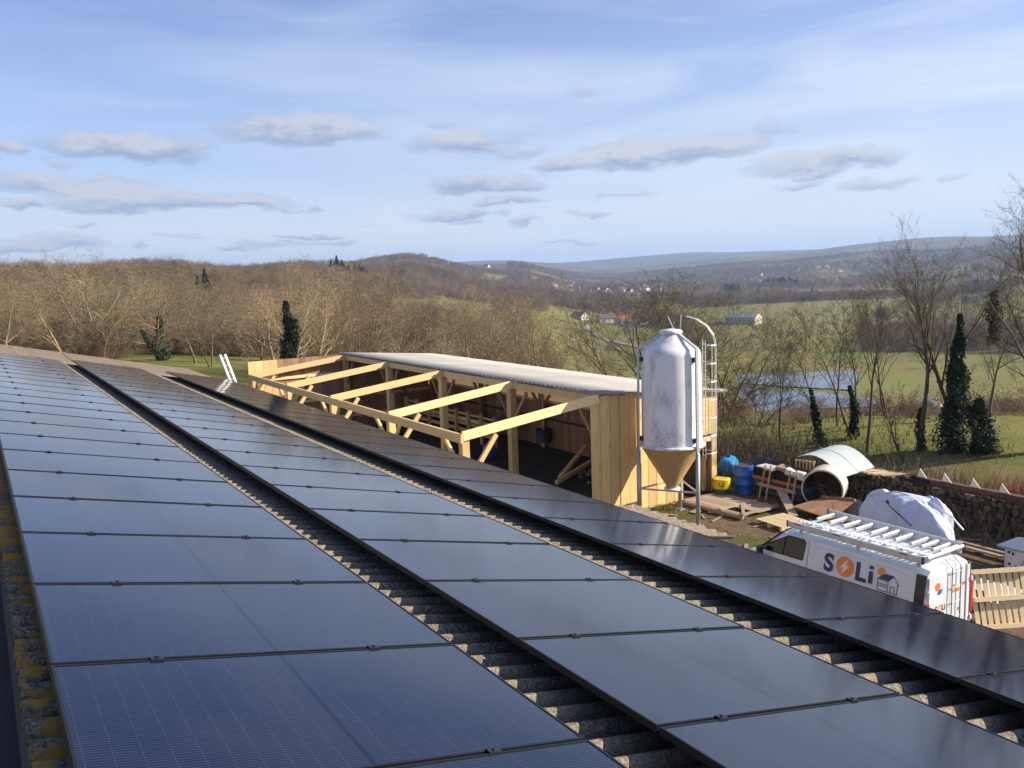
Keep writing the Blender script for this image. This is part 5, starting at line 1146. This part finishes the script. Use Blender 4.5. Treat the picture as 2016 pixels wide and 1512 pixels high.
# old plank door lying on the ground
dr_ = thing('old_door', (20.25, 15.1, G), 'weathered ledged plank door lying on the ground below the drums', 'door')
rz_ = Matrix.Rotation(R(4), 3, 'Z')@Matrix.Rotation(R(2), 3, 'Y')
def dbox(c, s, nm, m_='oldwood', r_=0):
    b_ = MB(); b_.box((0, 0, 0), s, Matrix.Rotation(r_, 3, 'Z')); b_.v = [tuple(rz_@(V3(v)+V3(c))+V3((20.25, 15.1, G+.12))) for v in b_.v]; b_.build(nm, M[m_], dr_)
for k in range(8):
    if k in (1, 2): dbox((-.80+k*.23, .45, 0), (.21, 1.55, .03), 'board')
    else: dbox((-.80+k*.23, -.02, 0), (.215, 2.5, .03), 'board')
dbox((0, -1.2, .03), (1.85, .13, .04), 'ledge'); dbox((0, 1.15, .03), (1.85, .13, .04), 'ledge'); dbox((0, -.35, .03), (1.85, .12, .04), 'ledge'); dbox((-.35, -.8, .035), (1.3, .10, .04), 'brace', r_=.7)
dbox((-.93, 0, -.05), (.08, 2.55, .1), 'ledge')
for (x, y, s_, r_, lb) in [(18.95, 15.35, .42, .3, 'brown offcut board beside the silo back leg'), (19.35, 15.05, .34, .8, 'pale offcut board lying by the old door corner')]:
    b_ = MB(); b_.box((x, y, G+.04), (s_, s_*.6, .03), Matrix.Rotation(r_, 3, 'Z')); tag(b_.build('offcut_board', M['oldwood']), lb, 'board')
b_ = MB(); b_.bar((21.85, 14.35, G+.45), (20.7, 12.9, G+.10), .26, .06); tag(b_.build('plank', M['oldwood']), 'wide plank propped up from the ground in front of the rusty tank', 'plank')
b_ = MB(); b_.poly([(20.95, 13.15, G+.30), (22.2, 13.05, G+.38), (22.55, 12.1, G+.40), (21.2, 11.9, G+.12)], (0, 0, .03)); b_.bar((22.2, 13.06, G+.44), (22.56, 12.1, G+.46), .03, .1)
tag(b_.build('rusty_sheet', M['rustpale']), 'rust-brown metal tray tilted on the ground in front of the tank', 'metal sheet')
# rusty open tank
tk = thing('open_tank', (22.5, 13.1, G), 'big stained white tank lying on its side, open end showing rusty inside', 'tank')
ax = V3((.72, .80, 0)).normalized(); ax = (Matrix.Rotation(R(-22), 3, 'Z')@ax); c0 = V3((22.25, 13.05, G+.66)); sd_ = ax.cross(V3((0, 0, 1))).normalized()
def ringp(r_, t_, N_=36): return [c0+ax*t_+(sd_*math.cos(2*math.pi*k/N_)+V3((0, 0, 1))*math.sin(2*math.pi*k/N_))*r_ for k in range(N_)]
def shell(secs, nm, m_):
    q = MB(); N_ = 36
    for r_, t_ in secs: q.v += [tuple(p) for p in ringp(r_, t_)]
    q.f = [(i*N_+k, i*N_+(k+1) % N_, (i+1)*N_+(k+1) % N_, (i+1)*N_+k) for i in range(len(secs)-1) for k in range(N_)]; q.mi = [0]*len(q.f)
    o = q.build(nm, m_, tk, True); smooth_by_angle(o, 40); return o
shell([(.60, .0), (.65, .0), (.655, .04), (.65, .08), (.65, .85), (.5, .98), (.2, 1.05), (.01, 1.06)], 'outer_shell', M['tank'])
shell([(.605, -.001), (.60, .80), (.45, .93), (.01, .97)], 'rusty_lining', M['tank_in'])
# curved white roof shell
cv = thing('curved_sheet', (23.6, 13.4, G), 'pale curved roof sheet propped up like a vault behind the rusty tank', 'roof sheet')
for s_ in range(2):
    q = MB(); NA = 16
    for a in range(NA+1):
        t_ = a/NA; yy_ = 14.65-1.75*t_; zz = G+1.20+.46*math.sin(math.pi*(t_*.80+.12))-.35*t_; 
        for b2 in range(2):
            xx = 23.05+(s_+b2)*.62; q.v += [(xx, yy_-.15*(s_+b2), zz+.10*(s_+b2)), (xx, yy_-.15*(s_+b2), zz+.10*(s_+b2)-.02)]
    for a in range(NA):
        i = a*4; j = i+4; q.f += [(i, i+2, j+2, j), (i+1, j+1, j+3, i+3), (i, j, j+1, i+1), (i+2, i+3, j+3, j+2)]
    q.f += [(0, 1, 3, 2), (NA*4, NA*4+2, NA*4+3, NA*4+1)]; q.mi = [0]*len(q.f); q.v = [(x+.012*s_, y, z+.012*s_) for x, y, z in q.v]; o = q.build('sheet', M['whitesheet'], cv, True); smooth_by_angle(o, 40)
for yy_ in (14.5, 13.7, 13.0):
    b_ = MB(); b_.tube([(23.9, yy_, G), (23.9, yy_, G+1.2)], .03, 6); b_.build('prop', M['steel_d'], cv)
# old cart with orange top rail, trestles and the junk on it
ct = thing('old_cart', (22.4, 14.8, G), 'old grey-blue cart box with a faded orange top rail, piled with scrap', 'cart')
b_ = MB(); b_.box((22.5, 14.85, G+.34), (.7, 2.3, .46)); b_.build('box', M['cart_blue'], ct, bevel=.01)
b_ = MB(); b_.box((22.12, 14.85, G+.63), (.06, 2.4, .10)); b_.build('top_rail', M['cart_orange'], ct)
b_ = MB(); b_.box((22.13, 14.85, G+.30), (.03, 2.3, .06)); b_.build('side_rail', M['steel_d'], ct)
for y_ in (14.2, 15.5): b_ = MB(); b_.tube([(22.1, y_, G+.16), (22.2, y_, G+.16)], .16, 14); b_.build('wheel', M['rubber'], ct)
for j, (y_, dy_) in enumerate(((15.1, .0), (14.05, -.15))):
    tr = thing('trestle', (21.85, y_, G), 'wooden trestle leaning on the old cart, %s one' % ('left' if j == 0 else 'right'), 'trestle', 'wooden trestles')
    for s_ in (0, .22):
        b_ = MB(); b_.bar((21.65+s_*.4, y_-s_, G+.02), (22.05+s_*.4, y_-s_*.7+.05, G+1.12), .05, .07); b_.build('leg', M['oldwood'], tr)
    b_ = MB(); b_.bar((21.95, y_+.06, G+1.02), (21.95, y_-.3, G+1.02), .05, .06); b_.build('top_bar', M['oldwood'], tr)
b_ = MB(); b_.bar((21.78, 15.25, G+.52), (21.80, 13.75, G+.50), .05, .09); tag(b_.build('crossing_plank', M['oldwood']), 'grey plank nailed across both trestles in front of the cart', 'plank')
JK = [((22.3, 15.2, G+1.02), (.5, .75, .06), 'whitebox', 'pale board on top of the scrap pile, leftmost', .1), ((22.45, 14.75, G+1.04), (.5, .35, .14), 'rubble', 'crumpled beige sack on top of the scrap pile', .5), ((22.3, 14.3, G+1.0), (.35, .35, .2), 'whitebox', 'white crumpled plastic bag on top of the scrap pile', .9),
      ((22.2, 13.85, G+.98), (.22, .32, .26), 'whitebox', 'white plastic box hanging at the right of the scrap pile', .3), ((22.6, 14.9, G+.78), (.6, 2.1, .3), 'gapdark', 'dark bundle of scrap lying in the old cart', 0)]
for c, s, m_, lb, rr in JK:
    b_ = MB(); b_.box(c, s, Matrix.Rotation(rr*.5, 3, 'Z')@Matrix.Rotation(rr*.3, 3, 'X')); o = b_.build('scrap_piece', M[m_], None, bevel=.03); tag(o, lb, 'scrap')
sg = thing('iron_rack', (22.8, 14.3, G+1.2), 'small upturned wooden rack with pegs on top of the scrap pile', 'rack')
b_ = MB(); b_.bar((22.8, 14.55, G+1.30), (22.8, 13.75, G+1.36), .04, .05); b_.build('rail', M['oldwood'], sg)
for k in range(6): b_ = MB(); y_ = 14.5-k*.14; b_.bar((22.8, y_, G+1.06), (22.8, y_, G+1.34+.01*k), .03, .03); b_.build('peg', M['pine'], sg)
gs = thing('corrugated_sheet', (23.3, 16.3, G), 'upright dark grey corrugated sheet behind the blue drum', 'metal sheet')
o = D.objects.new('sheet', sheet_mesh(.95, 6, .02, .15, M['greysheet'], 'sheet')); link(o, gs); o.rotation_euler = (0, R(-78), R(8)); o.location = (0, -.45, .05)
b_ = MB(); b_.bar((23.0, 16.4, G+.72), (22.9, 14.9, G+1.22), .04, .05); tag(b_.build('leaning_pole', M['steel_d']), 'dark pole slanting from the grey corrugated sheet up to the scrap pile', 'pole')
# sacks, tarpaulin heap
def lump(name, c, s, m_, label, cat, seed, n=26, rough_=.12, flat=.0):
    g = random.Random(seed); q = MB(); NU, NV = n, n//2; ph = [g.uniform(0, 6.28) for _ in range(10)]
    for j in range(NV+1):
        v = math.pi*.5*j/NV
        for i in range(NU):
            u = 2*math.pi*i/NU; k = 1+rough_*(math.sin(3*u+ph[0]+2*v)*.5+math.sin(5*u+ph[1])*.35*math.sin(v*2)+math.sin(9*u+4*v+ph[2])*.2+math.sin(13*u-7*v+ph[3])*.16+g.uniform(-.12, .12))
            q.v.append((c[0]+s[0]*k*max(0, math.cos(v))**.8*math.cos(u), c[1]+s[1]*k*max(0, math.cos(v))**.8*math.sin(u), c[2]+s[2]*(1 if v > 1.2 else k)*math.sin(v)))
    q.f = [(j*NU+i, j*NU+(i+1) % NU, (j+1)*NU+(i+1) % NU, (j+1)*NU+i) for j in range(NV) for i in range(NU)]; q.mi = [0]*len(q.f)
    o = q.build(name, m_, None, True); sb = o.modifiers.new('sub', 'SUBSURF'); sb.levels = 1; sb.render_levels = 1; return tag(o, label, cat)
lump('sack', (22.75, 12.35, G), (.42, .55, .42), M['canvas'], 'beige sacking heap right of the rusty tank', 'sack', 5)
lump('sack', (22.85, 11.75, G), (.3, .28, .34), M['bluebag'], 'small grey-blue sack between the beige heap and the white tarpaulin', 'sack', 6)
tp = lump('tarpaulin_heap', (22.1, 10.0, G), (.75, 1.42, 1.16), M['tarp'], 'large heap under a crumpled white tarpaulin behind the van', 'tarpaulin', 8, n=60, rough_=.16)
b_ = MB(); b_.tube([(21.6, 11.0, G+1.0), (21.9, 10.3, G+1.22), (22.15, 9.3, G+1.02), (22.2, 8.75, G+.72), (22.2, 8.45, G+.45)], .022, 6); tag(b_.build('bent_pole', M['alu_m']), 'bent pale pole lying over the white tarpaulin heap', 'pole')
b_ = MB(); b_.bar((21.35, 10.15, G+.95), (21.2, 9.35, G+.55), .03, .03); tag(b_.build('stick', M['steel_d']), 'short dark stick lying on the white tarpaulin', 'stick')
b_ = MB(); b_.tube([(21.42, 10.2, G+.98), (21.36, 10.2, G+1.04)], .04, 8); tag(b_.build('strap_buckle', M['black']), 'black knob at the top end of the stick on the tarpaulin', 'knob')

# wood pile: each round of the front face an object, the depth behind it one body
wp = thing('wood_pile', (24.2, 9.5, G), 'long dark stack of split firewood logs along the edge of the yard', 'wood pile')
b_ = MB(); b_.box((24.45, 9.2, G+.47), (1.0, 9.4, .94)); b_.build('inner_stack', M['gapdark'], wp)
LM = []
for s_ in range(5):
    g = random.Random(s_); q = MB(); q.tube([(0, 0, 0), (.5, 0, 0)], .5, 7 if s_ % 2 else 6); q.v = [(x, y*(1+g.uniform(-.2, .2)), z*(1+g.uniform(-.2, .2))) for x, y, z in q.v]; o = q.build('log', M['logend'], wp, local=True); LM.append(o.data); D.objects.remove(o)
g = random.Random(12); cnt = 0; z_ = .07
while z_ < .98 and cnt < 296:
    y_ = 4.6+g.uniform(0, .1)
    while y_ < 13.8 and cnt < 296:
        dmt = g.uniform(.14, .22); o = D.objects.new('log', LM[g.randrange(5)]); link(o, wp); o.location = V3((23.86+g.uniform(-.05, .05), y_, G+z_+g.uniform(-.02, .02)))-wp.location
        o.scale = (g.uniform(.5, .7), dmt, dmt*.95); o.rotation_euler = (g.uniform(0, 6), g.uniform(-.08, .08), g.uniform(-.08, .08)); y_ += dmt*1.02; cnt += 1
    z_ += .165
g = random.Random(13); q = MB()
for k in range(150):
    y_ = g.uniform(4.6, 13.8); q.box((24.0+g.uniform(-.1, .6), y_, G+.96+g.uniform(0, .09)), (g.uniform(.25, .5), g.uniform(.06, .13), g.uniform(.05, .1)), Matrix.Rotation(g.uniform(-.5, .5), 3, 'Z')@Matrix.Rotation(g.uniform(0, 3), 3, 'X'))
o = q.build('top_logs', M['logend'], wp); o['kind'] = 'stuff'
for k in range(11):
    b_ = MB(); y_ = 12.9-k*.115; b_.box((24.05+rnd.uniform(-.05, .05), y_, G+1.06+rnd.uniform(0, .05)), (.75, .07, .05), Matrix.Rotation(R(-25+rnd.uniform(-8, 8)), 3, 'Z')); o = b_.build('sawn_lath', M['pallet'])
    tag(o, 'pale sawn lath lying across the top of the wood pile', 'lath', 'pale laths on the wood pile')
b_ = MB(); N_ = 28
for i in range(N_):
    a = 2*math.pi*i/N_
    for j in range(8): p_ = 2*math.pi*j/8; rr = .30+.09*math.cos(p_); b_.v.append((24.05+rr*math.cos(a)*1.0, 10.95+rr*math.sin(a)*1.35, G+1.12+.07*math.sin(p_)))
b_.f = [(i*8+j, i*8+(j+1) % 8, ((i+1) % N_)*8+(j+1) % 8, ((i+1) % N_)*8+j) for i in range(N_) for j in range(8)]; b_.mi = [0]*len(b_.f)
tag(b_.build('tyre', M['rubber'], None, True), 'old black tyre lying flat on the wood pile', 'tyre')
ib = thing('steel_beam', (23.9, 8.0, G+1.1), 'long rusty steel beam with cream triangular plates laid on the wood pile', 'steel beam')
b_ = MB(); b_.box((23.95, 7.6, G+1.13), (.05, 6.6, .16)); b_.box((23.95, 7.6, G+1.04), (.2, 6.6, .03)); b_.box((23.95, 7.6, G+1.22), (.2, 6.6, .03)); b_.build('girder', M['rust'], ib)
for y_ in (10.72, 9.95, 9.1, 8.28, 7.4, 6.5):
    b_ = MB(); b_.poly([(23.9, y_+.14, G+1.24), (23.9, y_-.16, G+1.24), (23.9, y_+.06, G+1.50)][::-1], (.02, 0, 0)); b_.build('gusset_plate', M['stone_w'], ib)
# white box with pyramid cap, lumber, bin
wb = thing('pillar', (21.45, 6.45, G), 'white square pillar with a blue-grey pyramid cap at the right edge', 'pillar')
b_ = MB(); b_.box((21.55, 6.45, G+.30), (.75, .75, .62)); b_.build('shaft', M['whitebox'], wb, bevel=.01)
b_ = MB(); b_.box((21.55, 6.45, G+.63), (1.02, 1.02, .05)); b_.add([(21.04, 5.94, G+.655), (22.06, 5.94, G+.655), (22.06, 6.96, G+.655), (21.04, 6.96, G+.655), (21.55, 6.45, G+.86)], [(0, 1, 4), (1, 2, 4), (2, 3, 4), (3, 0, 4)]); b_.build('cap', M['capgrey'], wb)
for (y_, z_) in ((6.72, .5), (6.62, .48), (6.55, .16), (6.7, .2)):
    b_ = MB(); b_.box((21.17, y_, G+z_), (.012, .05, .07)); b_.build('stencil_mark', M['print_black'], wb)
for k, (x0_, y0_) in enumerate([(21.9, 8.3), (22.05, 8.2), (21.6, 8.0)]):
    b_ = MB(); b_.bar((x0_, y0_+.3, G+.10+.05*k), (x0_-.05, 6.5, G+.10+.05*k), .12, .05); tag(b_.build('lumber', M['oldwood']), ['long grey plank on the ground left of the white pillar, farthest of three', 'long grey plank on the ground left of the white pillar, middle of three', 'long grey plank on the ground left of the white pillar, nearest of three'][k], 'plank', 'long planks on the ground')
b_ = MB(); b_.lathe([(0, 0), (.15, 0), (.19, .42), (.20, .43), (.17, .43), (.14, .05), (0, .05)], (18.15, 5.85, G), 18); tag(b_.build('bin', M['black'], None, True), 'black plastic bin between the van and the upright pallet', 'bin')
b_ = MB(); b_.box((19.4, 6.3, G+.03), (1.3, 1.0, .05)); tag(b_.build('concrete_slab', M['whitebox']), 'grey concrete slab on the ground behind the van', 'slab')

g = random.Random(33); q = MB()
for k in range(70):
    x_, y_ = g.uniform(17.5, 24.5), g.uniform(8.5, 16.3); L_ = g.uniform(.15, .9); q.box((x_, y_, G+.02+g.uniform(0, .03)), (L_, g.uniform(.04, .12), .02), Matrix.Rotation(g.uniform(0, 3), 3, 'Z'))
tag(q.build('wood_scraps', M['oldwood']), kind='stuff')
# loose stones and chips over the yard
g = random.Random(31); q = MB()
for k in range(900):
    x_, y_ = g.uniform(14, 25), g.uniform(3, 17); s_ = g.uniform(.015, .06); q.box((x_, y_, G+s_*.3), (s_, s_*g.uniform(.6, 1.4), s_*.6), Matrix.Rotation(g.uniform(0, 3), 3, 'Z')@Matrix.Rotation(g.uniform(-.5, .5), 3, 'X'))
tag(q.build('yard_stones', M['rubble']), kind='stuff')
